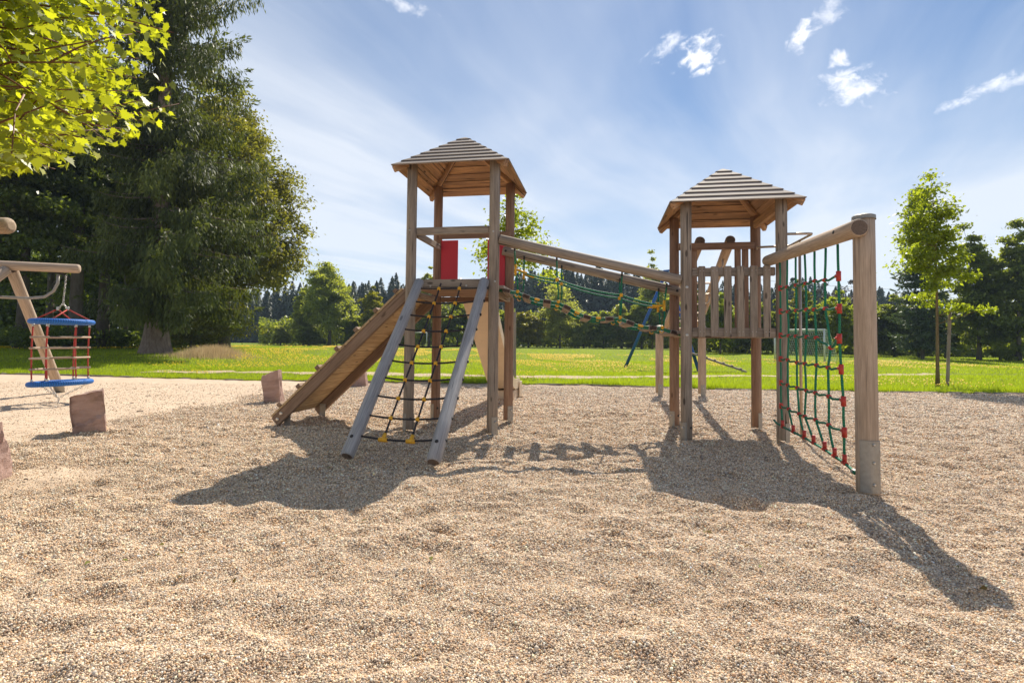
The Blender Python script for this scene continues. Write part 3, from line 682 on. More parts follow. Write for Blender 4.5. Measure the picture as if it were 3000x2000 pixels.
def undergrowth(px0, px1, Y0, Y1, hgt, n, leaf, mat, label):
    y = rng.uniform(Y0, Y1, n); px = rng.uniform(px0, px1, n); x = (px-1500)/F*y
    hm = hgt*(.55+.9*np.clip(vnoise(x*.28, y*.1)+.5, 0, 1)); z = th(x, y)+hm*rng.random(n)**.8
    nr = rng.normal(0, .6, (n, 3))+np.array([0, -.2, .9]); d = rng.normal(0, .7, (n, 3)); ln = leaf*rng.uniform(.6, 1.3, n)
    V, Fc = leaf_quads(np.stack([x, y, z], -1), d, nr, ln, ln*.65)
    tag(np_mesh('undergrowth', V, Fc, mat, lv=np.repeat(rng.random(n), 4)), label, 'undergrowth', kind='stuff')
undergrowth(-420, 620, 56, 66, 11, 60000, .55, L_FOR, 'dark undergrowth filling the depth of the wood at the left')
undergrowth(-300, 640, 40, 44, 1.6, 9000, .3, L_FOR, 'low dark undergrowth on the floor of the wood at the left')
undergrowth(760, 2080, 100, 108, 5.0, 34000, .6, L_DARK, 'dark undergrowth beneath the trees along the far field edge')
undergrowth(2000, 3150, 68, 76, 4.2, 30000, .5, L_DARK, 'dark undergrowth beneath the row of trees behind the right goal')
# trees along the far edge of the field
TG = 'trees along the far edge of the field'
for (px, Y, top, rpx, mat, zb, lab, kw) in (
    (965, 92, 778, 92, L_MID, 1.2, 'large round topped green tree standing alone left of the ramp', dict(ncl=220, per=170, taper=.42, tr=.3, clr=.2)),
    (888, 94, 842, 44, L_MID, .4, 'dark green tree pressed against the left of the large round tree', dict(taper=.3)),
    (1092, 90, 836, 46, L_YEL, .8, 'yellowing tree just above the lower half of the ramp', dict(taper=.45)),
    (1036, 92, 905, 34, L_DARK, .1, 'small dark bush between the round tree and the yellowing tree', dict()),
    (822, 92, 962, 26, L_PALE, .1, 'small pale bush below the hanging beech branches', dict()),
    (905, 90, 958, 40, L_DARK, .1, 'dark bush at the foot of the large round tree', dict()),
    (1165, 94, 890, 50, L_DARK, .3, 'dark green tree hidden behind the upper ramp', dict()),
    (1258, 90, 778, 40, L_PALE, 2., 'feathery tall tree seen left of the left red panel', dict(ncl=30, per=60, taper=.5)),
    (1255, 93, 868, 60, L_MID, .4, 'green tree behind the left side of the rope ladder', dict()),
    (1340, 92, 876, 60, L_DARK, .3, 'green tree behind the middle of the rope ladder', dict()),
    (1420, 95, 885, 56, L_MID, .3, 'green tree behind the cream slide', dict()),
    (1548, 90, 912, 52, L_YEL, .5, 'rounded yellow green tree beneath the start of the rope bridge', dict(taper=.2)),
    (1640, 92, 842, 88, L_PALE, .6, 'broad pale green tree beneath the middle of the rope bridge', dict(ncl=90, per=120, taper=.4)),
    (1710, 93, 915, 54, L_MID, .3, 'round mid green tree right of the broad pale tree', dict()),
    (1768, 91, 918, 40, L_DARK, .3, 'dark narrow tree below the lowest point of the bridge', dict()),
    (1822, 92, 908, 50, L_PALE, .3, 'light green tree left of the blue frame leg', dict()),
    (1880, 90, 870, 56, L_DARK, .4, 'dark tree crossed by the blue frame leg', dict()),
    (1912, 96, 752, 62, L_PALE, 3., 'tall slender birch rising above the end of the bridge rails', dict(ncl=60, per=80, taper=.6)),
    (1965, 90, 868, 55, L_MID, .4, 'green tree behind the left posts of the right tower', dict()),
    (1490, 93, 905, 50, L_DARK, .2, 'dark green tree between the slide and the stake', dict())):
    b = put(px, Y); h = ztop(top, Y, px)-b[2]; r = rpx/F*Y; k = dict(ncl=150, per=130, taper=.28, clr=.19); k.update(kw); k['ncl'] = max(100, k['ncl'])
    broadleaf('field_tree', b, h, r, zb, lab, 'tree', mat, B_DK, leaf=.42, group=TG, tr=k.pop('tr', .16), **k)
HG = 'row of trees behind the right goal'
for (px, Y, top, rpx, mat, zb, lab, kw) in (
    (2045, 66, 850, 46, L_DARK, .8, 'dark tree behind the left slats of the right tower', dict()),
    (2110, 64, 858, 56, L_YNG, .9, 'brighter tree behind the middle slats of the right tower', dict()),
    (2195, 66, 880, 50, L_DARK, .9, 'dark tree behind the right slats of the right tower', dict()),
    (2275, 64, 895, 50, L_DARK, 1., 'dark tree behind the left post of the goal', dict()),
    (2345, 66, 838, 46, L_YEL, 1.6, 'tall yellow green tree behind the left half of the rope net', dict(taper=.4)),
    (2375, 62, 880, 54, L_DARK, 1., 'dark round tree behind the middle of the rope net', dict()),
    (2462, 60, 852, 70, L_YNG, 1.1, 'bright topped tree between the rope net and the thick post', dict(ncl=75)),
    (2560, 62, 885, 60, L_DARK, .9, 'tree behind the thick net post', dict()),
    (2620, 60, 862, 62, L_DARK, .9, 'dark green tree right of the thick net post', dict()),
    (2690, 60, 880, 54, L_DARK, .9, 'dark tree behind the young tree with the stake', dict()),
    (2770, 58, 868, 56, L_DARK, 1., 'dark tree behind the top of the wooden stake', dict()),
    (2868, 52, 690, 86, L_DARK, 1.0, 'tall open crowned tree right of the young tree', dict(ncl=150, per=190, taper=.35, tr=.2, clr=.2)),
    (2985, 50, 640, 84, L_DARK, 1.2, 'tallest dark tree cut by the right edge of the photo', dict(ncl=150, per=190, taper=.3, tr=.2, clr=.2)),
    (2930, 54, 830, 60, L_MID, .8, 'lower tree between the two tall trees at the right', dict())):
    b = put(px, Y); h = ztop(top, Y, px)-b[2]; r = rpx/F*Y; k = dict(ncl=140, per=130, taper=.15, clr=.19); k.update(kw); zb *= .35
    broadleaf('hedge_tree', b, h, r, zb, lab, 'tree', mat, B_DK, leaf=.30, group=HG, tr=k.pop('tr', .12), **k)
for (px, Y, top, rpx, lab) in ((2325, 110, 812, 40, 'dark spruce top rising behind the rope net'), (2500, 112, 820, 62, 'dull purple tree behind the bright topped tree'), (2420, 114, 828, 45, 'dull grey green tree behind the middle of the net')):
    b = put(px, Y); broadleaf('dull_tree', b, ztop(top, Y, px)-b[2], rpx/F*Y, 1., lab, 'tree', L_PURP if px > 2400 else L_FAR, B_DK, 50, 90, .5, .3, group='dull trees behind the hedge trees')
b = put(2702, 52)
spruce('larch_tree', b, ztop(545, 52, 2700)-b[2], 2.9, 1.5, 'feathery grey green larch right behind the young tree', 'tree', L_LARCH, B_DK, step=.40, tr=.16, tw=.50, flare=1.2, dens=1., shape=.8, open_=.1, hang=.35, wd=(.2, .34), qn=1.3)
# young staked trees
def young(name, base, h, r, zb, label, seed, ncl, per, leaf, lean):
    return broadleaf(name, base, h, r, zb, label, 'tree', L_YNG, B_YNG, ncl, per, leaf, taper=.72, tr=.055, clr=.26, lean=lean, limbs=min(34, ncl))
young('young_tree', (13.66, 17.05, float(th(13.66, 17.05))), 6.95, 1.34, 2.3, 'young green tree with thin bare trunk beside a leaning stake at the right', 1, 80, 90, .125, -.08)
bt = (xp(1482, 20.6), 20.6, float(th(0, 20.6)))
young('young_tree', bt, 6.9, 1.9, 2.9, 'sparse young tree seen through the posts of the left tower', 2, 48, 90, .15, .05)
mb = MB(); mb.log((14.23, 17.39, -.2), (14.37, 17.39, 2.42), .05, .047, wob=.02, end=1); tag(mb.build('stake', [W_OLD, W_END]), 'leaning round wooden stake right of the young tree at the right', 'stake')
mb = MB(); mb.log((.12, 19.5, -.2), (.10, 19.5, 2.40), .055, .05, wob=.02, end=1); tag(mb.build('stake', [W_OLD, W_END]), 'round wooden stake standing just right of the left tower posts', 'stake')

# near maple whose branches hang in from the left
def maple():
    root = empty('maple_tree', (-6.6, 3.3, 0), 'sunlit yellow green maple hanging in from the top left corner', 'tree')
    mb = MB(); limb_mesh(mb, (0, 0, -.2), (.1, .1, 3.4), .2, .15, n=6, seg=12); limb_mesh(mb, (.1, .1, 3.4), (-.2, .4, 7.5), .15, .05, n=6, seg=10)
    half = [(0, 0), (.10, .02), (.30, -.10), (.27, .06), (.44, .20), (.31, .24), (.36, .42), (.22, .40), (.17, .56), (.10, .55), (0, .86)]
    out = half+[(-x, y) for x, y in half[-2:0:-1]]; out = np.array(out); nv = len(out)
    tips = []
    def inside(p, m=0.):                                                # where the crown stops (its lower, outer skin)
        X, Y, Z = p[0]-6.6, p[1]+3.3, p[2]; t = (X/max(Y, .5)+.965)/.3
        return X < -2.15-.66*(Y-3.3)+m and Z > 1.25+Y*(.32+.03*max(0, t)+.075*max(0, t)**2)-m and Y > 1.7
    for k in range(150):
        a = rng.uniform(-.75, .75) if k < 135 else rng.uniform(1.2, 5.0); L = rng.uniform(2.6, 4.3) if k < 135 else rng.uniform(1.5, 3.0); z0 = rng.uniform(2.3, 5.6); z1 = z0+rng.uniform(-.35, .75)
        if k < 135:
            L = min(L, 3.2+.55*max(0, z1-2.2))
        e = np.array([math.cos(a)*L, math.sin(a)*L, z1-.25]); s = np.array([.1, .1, z0*.8])
        for _ in range(14):
            if inside(e): break
            e = s+(e-s)*.92+np.array([0, 0, .05])
        if not inside(e, .05): continue
        limb_mesh(mb, s, e, .022, .004, .06, 7, 5); tips.append((s, e))
        for _ in range(6):
            t = rng.uniform(.45, .95); q = s+(e-s)*t+np.array([0, 0, .06*L*math.sin(math.pi*t)]); e2 = q+rng.normal(0, .28, 3)+(e-s)/L*.35
            if not inside(e2, .1): continue
            limb_mesh(mb, q, e2, .007, .003, .03, 4, 4); tips.append((q, e2))
    V = []; lv = []; n = 0
    for s, e in tips:
        L = np.linalg.norm(e-s); m = int(38*L**.7) if L < 1.2 else int(22*L)
        for _ in range(m):
            t = rng.uniform(.35, 1.02); p = s+(e-s)*t+rng.normal(0, .12, 3)
            if not inside(p, rng.uniform(-.02, .10)): continue
            sz = rng.uniform(.06, .118)
            d = unit(rng.normal(0, .8, 3)+np.array([.5, 0, -.5])); nr = unit(rng.normal(0, .85, 3)+np.array([.1, -.1, 1.])); sx_ = unit(np.cross(d, nr)); nz = np.cross(sx_, d)
            bend = rng.uniform(-.1, .45)
            q = p+sz*(out[:, :1]*sx_+out[:, 1:]*d+(np.abs(out[:, :1])*bend-.25*out[:, 1:]**2*rng.uniform(-.3, 1))*nz); V.append(q); lv.append(rng.random())
    n = len(V); V = np.concatenate(V)
    o = np_mesh('crown', V, np.arange(n*nv).reshape(n, nv), L_MAP, None, np.repeat(lv, nv)); o.parent = root
    mb.build('trunk', TWIG).parent = root
maple()

# ================================================================== PLAYGROUND
def foot(mb_post, post, F_, u, v, r, h0=.035, hh=.24, ang=(-60, 60), ref=None, bolts=True):
    """steel foot: a plate bent round the post and a spigot into the ground"""
    ref = -F_.v if ref is None else ref; g = float(gz(*F_(u, v, 0)[:2]))
    m = MB(); m.shell(F_(u, v, g+.0), F_(u, v, g+hh), r-.004, .010, ang[0], ang[1], ref)
    m.shell(F_(u, v, g+.0), F_(u, v, g+hh), r-.004, .010, ang[0]+180, ang[1]+180, ref)
    f = m.build('foot_plate', GALV, post)
    b = MB(); e = unit(ref*math.cos(R(sum(ang)/2))+np.cross(np.array([0, 0, 1.]), ref)*math.sin(R(sum(ang)/2))); e2 = np.cross(np.array([0, 0, 1.]), e)
    b.bolt(F_(u, v, g+hh*.72)+e*(r+.004), e, .016, .014); b.build('bolt', BOLT, post)
    b = MB(); b.bolt(F_(u, v, g+hh*.72)+e2*(r-.004), e2, .018, .014); b.build('bolt', BLACK, post)
def tower(F_, label, ze, za, zp, roofr, warm_back):
    root = empty('play_tower', F_.o, label, 'play tower', 'roofed play towers'); Z = F_.z
    pr = .074
    tops = ze+(roofr-HS)/roofr*(za-ze)
    for i, j in ((-1, -1), (1, -1), (-1, 1), (1, 1)):
        m = MB(); g = float(gz(*F_(i*HS, j*HS, 0)[:2])); m.log(F_(i*HS, j*HS, g+.02), F_(i*HS, j*HS, tops-.075), pr, pr*.98, 20, end=1)
        p = m.build('post', [W_WARM if (j > 0 and warm_back) else W_OLD, W_END], root)
        foot(m, p, F_, i*HS, j*HS, pr, ang=((5, 85), (-85, -5))[i < 0])
    # roof: four faces of lapped boards, built row by row
    rows = 8; ap = F_(0, 0, za); rise = za-ze; roof = None
    for s in range(4):
        a = s*math.pi/2; n = (F_.v*-math.cos(a)+F_.u*math.sin(a)); t = (F_.u*math.cos(a)+F_.v*math.sin(a)); m = MB()
        sl = unit(n*roofr-Z*rise)                                        # down the slope
        nn = unit(np.cross(t, -sl)); nn = nn if nn[2] > 0 else -nn
        for k in range(rows):
            f0, f1 = max(.015, (k-.22)/rows), (k+1)/rows                 # from the apex downwards
            hi, lo = ap+(n*roofr-Z*rise)*f0, ap+(n*roofr-Z*rise)*f1
            th_ = .018; lift0, lift1 = .002, .021
            A = [hi-t*roofr*f0+nn*lift0, hi+t*roofr*f0+nn*lift0, lo+t*roofr*f1+nn*lift1, lo-t*roofr*f1+nn*lift1]
            B = [q-nn*th_ for q in A]; vs = A+B; gs = [((q-ap)@t, (q-ap)@sl, (q-ap)@nn) for q in vs]
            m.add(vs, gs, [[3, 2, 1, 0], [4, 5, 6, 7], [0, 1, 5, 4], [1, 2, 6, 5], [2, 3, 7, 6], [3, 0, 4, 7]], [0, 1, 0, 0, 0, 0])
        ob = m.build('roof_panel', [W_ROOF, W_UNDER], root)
    for i, j in ((-1, -1), (1, -1), (-1, 1), (1, 1)):
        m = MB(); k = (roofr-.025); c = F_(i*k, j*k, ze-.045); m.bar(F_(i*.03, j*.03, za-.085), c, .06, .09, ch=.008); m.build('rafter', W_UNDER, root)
    # platform
    m = MB()
    for k in range(9):
        v = -HS+.10+k*(2*HS-.20)/8; m.box(F_(0, v, zp-.02), F_.u*(HS-.08 if 0 < k < 8 else HS-.09), F_.v*.062, Z*.02, .004)
    m.build('platform', W_WARM, root)
    return root
def beam(root, F_, a, b, wdt, hgt, mat, name='beam', ch=.008):
    m = MB(); m.bar(F_(*a), F_(*b), wdt, hgt, ch=ch); return m.build(name, mat, root)
def dots(root, pts, n, mat=BOLT, r=.014, name='bolt'):
    for p in pts: m = MB(); m.bolt(p, n, r, .009); m.build(name, mat, root)
# ---- left tower
LT = tower(TL, 'taller left wooden play tower with red side panels at the slide', 3.714, 4.39, 2.035, .829, True)
e = HS-.074
beam(LT, TL, (-e, -HS, 2.062), (e, -HS, 2.062), .06, .142, W_OLD)
beam(LT, TL, (-e, HS-.02, 1.95), (e, HS-.02, 1.95), .05, .08, W_WARM)
beam(LT, TL, (-HS-.03, -e, 1.95), (-HS-.03, e, 1.95), .05, .09, W_OLD); beam(LT, TL, (HS, -HS+.07, 1.95), (HS, HS-.07, 1.95), .06, .10, W_OLD)
m = MB()
for k in range(8): v = -HS+.13+k*.135; m.box(TL(HS+.05, v, 2.03), TL.u*.075, TL.v*.06, np.array([0, 0, .022]), .004)
m.build('deck_edge', W_ROOF, LT)
beam(LT, TL, (-e, -HS+.02, 2.826), (e, -HS+.02, 2.826), .045, .108, W_OLD, 'rail')
beam(LT, TL, (-e-.02, HS-.10, 2.98), (e+.10, HS-.10, 2.98), .045, .10, W_WARM, 'rail')
beam(LT, TL, (-HS+.05, -e+.02, 2.80), (-HS+.05, e+.02, 2.80), .045, .10, W_OLD, 'rail')
for u0, u1 in ((-.535, -.25), (.245, .535)):
    m = MB(); m.box(TL((u0+u1)/2, HS-.03, 2.48), TL.u*(u1-u0)/2, TL.v*.011, np.array([0, 0, .44]), .004); m.build('red_panel', REDB, LT)
dots(LT, [TL(HS, -HS-.074, 2.78), TL(HS+.03, -HS-.068, 2.09), TL(-HS, -HS-.074, 2.83), TL(-.30, -HS-.03, 2.04), TL(.22, -HS-.03, 2.04)], -TL.v)
# ---- right tower
RT = tower(TR, 'shorter right wooden play tower with a slatted front balustrade', 3.13, 3.82, 1.43, .83, True)
beam(RT, TR, (-e, -HS+.03, 1.417), (e, -HS+.03, 1.417), .06, .13, W_OLD); beam(RT, TR, (-e, HS, 1.385), (e, HS, 1.385), .05, .05, W_WARM)
beam(RT, TR, (-HS, -e, 1.385), (-HS, e, 1.385), .05, .05, W_OLD); beam(RT, TR, (HS, -e, 1.385), (HS, e, 1.385), .05, .05, W_OLD)
beam(RT, TR, (-e, -HS+.03, 2.232), (e, -HS+.03, 2.232), .05, .115, W_OLD, 'rail', .02)
beam(RT, TR, (-e-.03, HS-.10, 2.775), (e+.03, HS-.10, 2.775), .05, .108, W_WARM, 'rail')
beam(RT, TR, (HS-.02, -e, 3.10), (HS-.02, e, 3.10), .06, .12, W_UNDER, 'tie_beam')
for u0, u1 in ((-.452, -.362), (-.292, -.194), (-.123, -.028), (.038, .132), (.203, .296), (.369, .456)):
    m = MB(); m.box(TR((u0+u1)/2, -HS-.026, 1.83), np.array([0, 0, .472+rng.uniform(-.006, .006)]), TR.u*(u1-u0)/2, TR.v*.021, .016); m.build('slat', W_OLD, RT)
    for zz_ in (1.43, 2.24):
        dots(RT, [TR(u0+.022, -HS-.047, zz_), TR(u1-.022, -HS-.047, zz_)], -TR.v, BOLT, .006, 'screw')
for u0, u1, mat in ((-.44, -.27, W_WARM), (.285, .375, W_WARM), (.392, .485, W_WARM)):
    m = MB(); m.box(TR((u0+u1)/2, HS-.055, 2.09), np.array([0, 0, .70]), TR.u*(u1-u0)/2, TR.v*.018, .006); m.build('back_board', mat, RT)
dots(RT, [TR(-HS, -HS-.074, 2.02), TR(-HS, -HS-.074, 1.38)], -TR.v, BOLT, .02)
m = MB()
for k in range(4): m.box(TR(-HS-.05, -.45+k*.3, 1.42), TR.u*.06, TR.v*.13, np.array([0, 0, .02]), .004)
m.build('deck_edge', W_ROOF, RT)

# ---- climbing ramp
def ramp():
    root = empty('climbing_ramp', TL(-2.6, 0, 0), 'sloping wooden climbing ramp with crossing cleats leaning on the left tower', 'ramp')
    b0 = np.array([-2.62, 0, .02]); b1 = np.array([-.62, 0, 1.90]); L = np.linalg.norm(b1-b0); sl = TL.u*(b1-b0)[0]/L+TL.z*(b1-b0)[2]/L; nn = unit(np.cross(sl, TL.v)); nn = nn if nn[2] > 0 else -nn
    B = lambda t, v, n: TL(*b0)+sl*t+TL.v*v+nn*n
    for v in (-.585, .585):
        m = MB(); m.bar(B(-.02, v, .06), B(L+.10, v, .06), .065, .15, up=nn, ch=.008); s_ = m.build('side_beam', W_SIDE, root)
        if v < 0:
            for q in (.05, .15): m = MB(); m.bolt(B(q, v-.034, .045+q*.25), -TL.v, .026, .01); m.build('bolt', BOLT, s_)
    m = MB(); n = 21; w_ = L/n
    for k in range(n): m.box(B((k+.5)*w_, 0, .152), TL.v*.625, sl*(w_/2-.002), nn*.016, .003)
    m.build('deck_boards', W_RAMP, root)
    for k in range(7):
        m = MB(); m.box(B(.22+k*.405, 0, .196), TL.v*.64, sl*.034, nn*.028, .006); m.build('cleat', W_SIDE, root)
    for v in (-.50, .50):
        m = MB(); p = B(.13, v, .02); m.box(p+np.array([0, 0, -.05]), TL.u*.05, TL.v*.006, np.array([0, 0, .13]), .002); m.build('foot_bracket', GALV, root)
ramp()

# ---- rope ladder between two leaning logs
def sag_pts(p, q, sag, n=7):
    p = np.asarray(p, float); q = np.asarray(q, float); return [p+(q-p)*t-np.array([0, 0, sag*4*t*(1-t)]) for t in np.linspace(0, 1, n)]
def ladder():
    root = empty('rope_ladder', TL(0, -2.6, 0), 'sloping rope ladder of black ropes between two grey logs', 'rope ladder')
    a0, a1 = TL(-.521, -2.565, .055), TL(-.437, -.70, 2.10); c0, c1 = TL(.439, -2.632, .055), TL(.495, -.70, 2.10)
    lg = []
    for p, q in ((a0, a1), (c0, c1)):
        m = MB(); m.log(p, q, .072, .068, 20, .014, end=1, wob=.03); lo = m.build('log', [W_GREY, W_END], root); lg.append(lo)
        d = unit(q-p); fr_ = unit(np.cross(d, TL.u)); fr_ = fr_ if fr_@TL.v < 0 else -fr_
        m = MB(); m.bolt(p+d*.20+fr_*.068, fr_, .02, .012); m.build('bolt', BLACK, lo)
    P = lambda s, t, w_: (a0+(a1-a0)*t)*(1-s)+(c0+(c1-c0)*t)*s+np.array([0, 0, -.03*4*s*(1-s)*w_])
    ts = [.944, .852, .76, .667, .571, .476, .382, .286, .19, .093]
    for i, t in enumerate(ts):
        m = MB(); w_ = 1.2 if i > 0 else .25; m.tube([P(s, t, w_)+np.array([0, 0, .004]) for s in np.linspace(.05, .955, 12)], .011, 8); rp = m.build('rung_rope', R_BLACK, root)
        for s in (.345-.01*i/9, .655+.01*i/9):
            m = MB(); p = P(s, t, w_)
            if i < 9: m.ball(p+np.array([0, 0, .004]), .027, (1, .9, 1.05))
            else:
                d = unit(a1-a0); m.tube([p-TL.u*.048, p+TL.u*.048], .024, 12); m.tube([p, p+d*.075], .021, 12)
            m.build('connector', YEL, rp)
        m = MB(); p = c0+(c1-c0)*t; m.log(p+TL.u*.06, p+TL.u*.084, .019, seg=12, ch=.004); m.build('rope_end_cap', BLACK, rp)
    for s0, s1 in ((.345, .335), (.655, .665)):
        m = MB(); pts = [P(s0+(s1-s0)*(.944-t)/.85, t, 1.2 if t < .93 else .25) for t in np.linspace(.985, .093, 26)]; m.tube(pts, .0115, 8); m.build('long_rope', R_BLACK, root)
ladder()

# ---- slide
def slide():
    root = empty('slide', TL(-.1, 4.6, 0), 'cream slide descending from the back of the left tower', 'slide')
    prof = [(.50, 2.06), (.75, 2.05), (.95, 1.96), (1.3, 1.73), (3.2, .50), (3.55, .34), (3.85, .27), (4.70, .235)]
    w_ = .235; uc = lambda v: .02-.035*(v-.6); th_ = .03
    def wall(v, z, out): return [TL(uc(v)-w_-.03*out, v, z), TL(uc(v)+w_+.03*out, v, z)]
    bed = MB(); vs = []; fs = []
    for v, z in prof: vs += [TL(uc(v)-w_, v, z), TL(uc(v)+w_, v, z), TL(uc(v)+w_, v, z-th_), TL(uc(v)-w_, v, z-th_)]
    for i in range(len(prof)-1):
        for k in range(4): j = (k+1) % 4; fs.append([i*4+k, i*4+j, i*4+4+j, i*4+4+k])
    fs += [[3, 2, 1, 0], [len(prof)*4-4+k for k in range(4)]]
    bed.add(vs, [v-TL.o for v in vs], fs); bed.build('chute', GRP, root)
    for sg in (-1, 1):
        m = MB(); vs = []; fs = []
        for v, z in prof:
            hgt = .19 if v > .8 else .12; a, b = uc(v)+sg*w_, uc(v)+sg*(w_+.03)
            vs += [TL(a, v, z-th_-.002), TL(a, v, z+hgt), TL(b, v, z+hgt), TL(b, v, z-th_-.002)]
        for i in range(len(prof)-1):
            for k in range(4): j = (k+1) % 4; fs.append([i*4+k, i*4+j, i*4+4+j, i*4+4+k])
        fs += [[3, 2, 1, 0], [len(prof)*4-4+k for k in range(4)]]
        m.add(vs, [v-TL.o for v in vs], fs); m.build('side_wall', GRP, root)
        m = MB(); m.tube([TL(uc(.6)+sg*(w_-.01), .48, 2.06), TL(uc(.6)+sg*(w_-.01), .50, 2.20), TL(uc(.6)+sg*(w_-.01), .58, 2.275), TL(uc(.6)+sg*(w_-.01), .70, 2.25), TL(uc(.6)+sg*(w_-.01), .84, 2.10), TL(uc(.6)+sg*(w_-.01), .92, 2.02)], .021, 10); m.build('handle', STEEL, root)
    m = MB(); u = uc(4.3); m.box(TL(u, 4.25, .10), TL.v*.42, TL.u*(w_+.015), np.array([0, 0, .105]), .02); m.build('exit_base', GRP, root)
    m = MB(); m.box(TL(u+.29, 4.50, .19), TL.v*.16, TL.u*.012, np.array([0, 0, .18]), .01); m.build('exit_lip', GRP, root)
slide()

# ---- rope bridge
def bridge():
    root = empty('rope_bridge', (TL.o+TR.o)/2, 'hanging rope bridge with wooden slats and green ropes between the towers', 'bridge')
    rn = (TL(HS+.072, -HS, 2.68), TR(-HS-.072, -HS, 2.125)); rf = (TL(HS-.09, HS-.13, 2.715), TR(-HS+.085, HS-.13, 2.065))
    logs = []
    for p, q in (rn, rf):
        m = MB(); m.log(p, q, .07, .07, 20, .006, end=1, wob=.02); logs.append(m.build('handrail_log', [W_OLD, W_END], root))
    m = MB(); m.bolt(rf[0]+unit(rf[1]-rf[0])*.06-TL.v*.068, -TL.v, .02, .01); m.build('bolt', BLACK, logs[1])
    m = MB(); m.bolt(rf[1]-unit(rf[1]-rf[0])*.07-TL.v*.068, -TL.v, .02, .01); m.build('bolt', BLACK, logs[1])
    pn = TL(HS, -.46, 0); dn = unit(TR(-HS, -.46, 0)-pn); nn = np.array([-dn[1], dn[0], 0]); pf = TL(HS, .40, 0)
    Nn = lambda x, y: on_plane(1400+x/3.136, 640+y/3.136, pn, nn); Nf = lambda x, y: on_plane(1400+x/3.136, 640+y/3.136, pf, nn)
    deck = [(195, 645), (265, 657), (365, 675), (447, 710), (545, 742), (637, 757), (740, 768), (823, 812), (912, 864), (1005, 898), (1108, 912), (1207, 915), (1308, 912), (1400, 953), (1495, 984), (1605, 998), (1695, 1003), (1805, 1042), (1870, 1056)]
    dk = [Nn(*p) for p in deck]; W_ = nn*.70
    for off in (0., .025):
        for side in (0, 1):
            m = MB(); m.tube([p+W_*side+np.array([0, 0, -off-.004]) for p in dk], .011, 8); m.build('deck_rope', R_GREEN, root)
    for i in range(1, len(dk)-1):
        t = unit(dk[i+1]-dk[i-1]); up = unit(np.cross(t, nn)); up = up if up[2] > 0 else -up; p = dk[i]
        if i % 2 == 1:
            tilt = rng.uniform(-.06, .06); tt = unit(t+up*tilt); m = MB(); m.box(p+W_*.5-up*.012, W_*.5+nn*.045, tt*.055, unit(np.cross(nn, tt))*.031, .008, 0)
            vs = m.v; m.mi = [1 if abs(unit(np.cross(np.array(m.v[f[1]])-np.array(m.v[f[0]]), np.array(m.v[f[2]])-np.array(m.v[f[1]])))@nn) > .9 else 0 for f in m.f]
            m.build('slat', [W_ROOF, W_DARK], root)
        else:
            for side in (0, 1):
                hang = i in (2, 6, 12, 16); q = p+W_*side; m = MB()
                if side and not hang: continue
                if hang: m.ball(q+np.array([0, 0, .006]), .026); m.tube([q-up*.045+t*.026*math.cos(a)+up*.026*math.sin(a) for a in np.linspace(0, 6.0, 12)], .007, 6)
                else: m.box(q-up*.002, t*.036, nn*.026, up*.018, .008); m.tube([q-up*.028-t*.01+t*.02*math.cos(a)+up*.02*math.sin(a) for a in np.linspace(0, 6.0, 10)], .006, 6)
                m.build('clip', YEL, root)
    near = [((337, 262), (347, 470), (368, 665)), ((725, 350), (728, 562), (738, 755)), ((1325, 492), (1317, 703), (1310, 902)), ((1738, 595), (1712, 800), (1706, 1000))]
    far = [((425, 345), (422, 515), (413, 672)), ((770, 430), (767, 600), (768, 752)), ((1305, 550), (1300, 733), (1303, 890)), ((1662, 640), (1655, 815), (1674, 980))]
    for pts, fn in ((near, Nn), (far, Nf)):
        hs = []
        for k, (a, b, c) in enumerate(pts):
            A, B, Cc = fn(*a), fn(*b), fn(*c); m = MB(); m.tube([A, A*.5+B*.5, B, B*.5+Cc*.5+dn*.01, Cc], .011, 8); hr = m.build('hanger_rope', R_GREEN, root); hs.append(B)
            m = MB(); m.tube([A, A+(B-A)*.18], .0135, 8); m.build('sleeve', BLACK, hr)
            m = MB()
            if k in (1, 2): m.ball(B, .028)
            else:
                s_ = 1 if k == 0 else -1; m.tube([B+np.array([0, 0, .075]), B-np.array([0, 0, .075])], .019, 10); m.tube([B+dn*.02*s_, B+dn*.16*s_+np.array([0, 0, -.05 if k == 0 else .0])], .016, 10)
            m.build('connector', YEL, hr)
        for k in range(3):
            m = MB(); L = np.linalg.norm(hs[k+1]-hs[k]); m.tube(sag_pts(hs[k], hs[k+1], .035*L*(1.2 if k == 0 else 1)), .0125, 8); m.build('hand_rope', R_GREEN, root)
bridge()

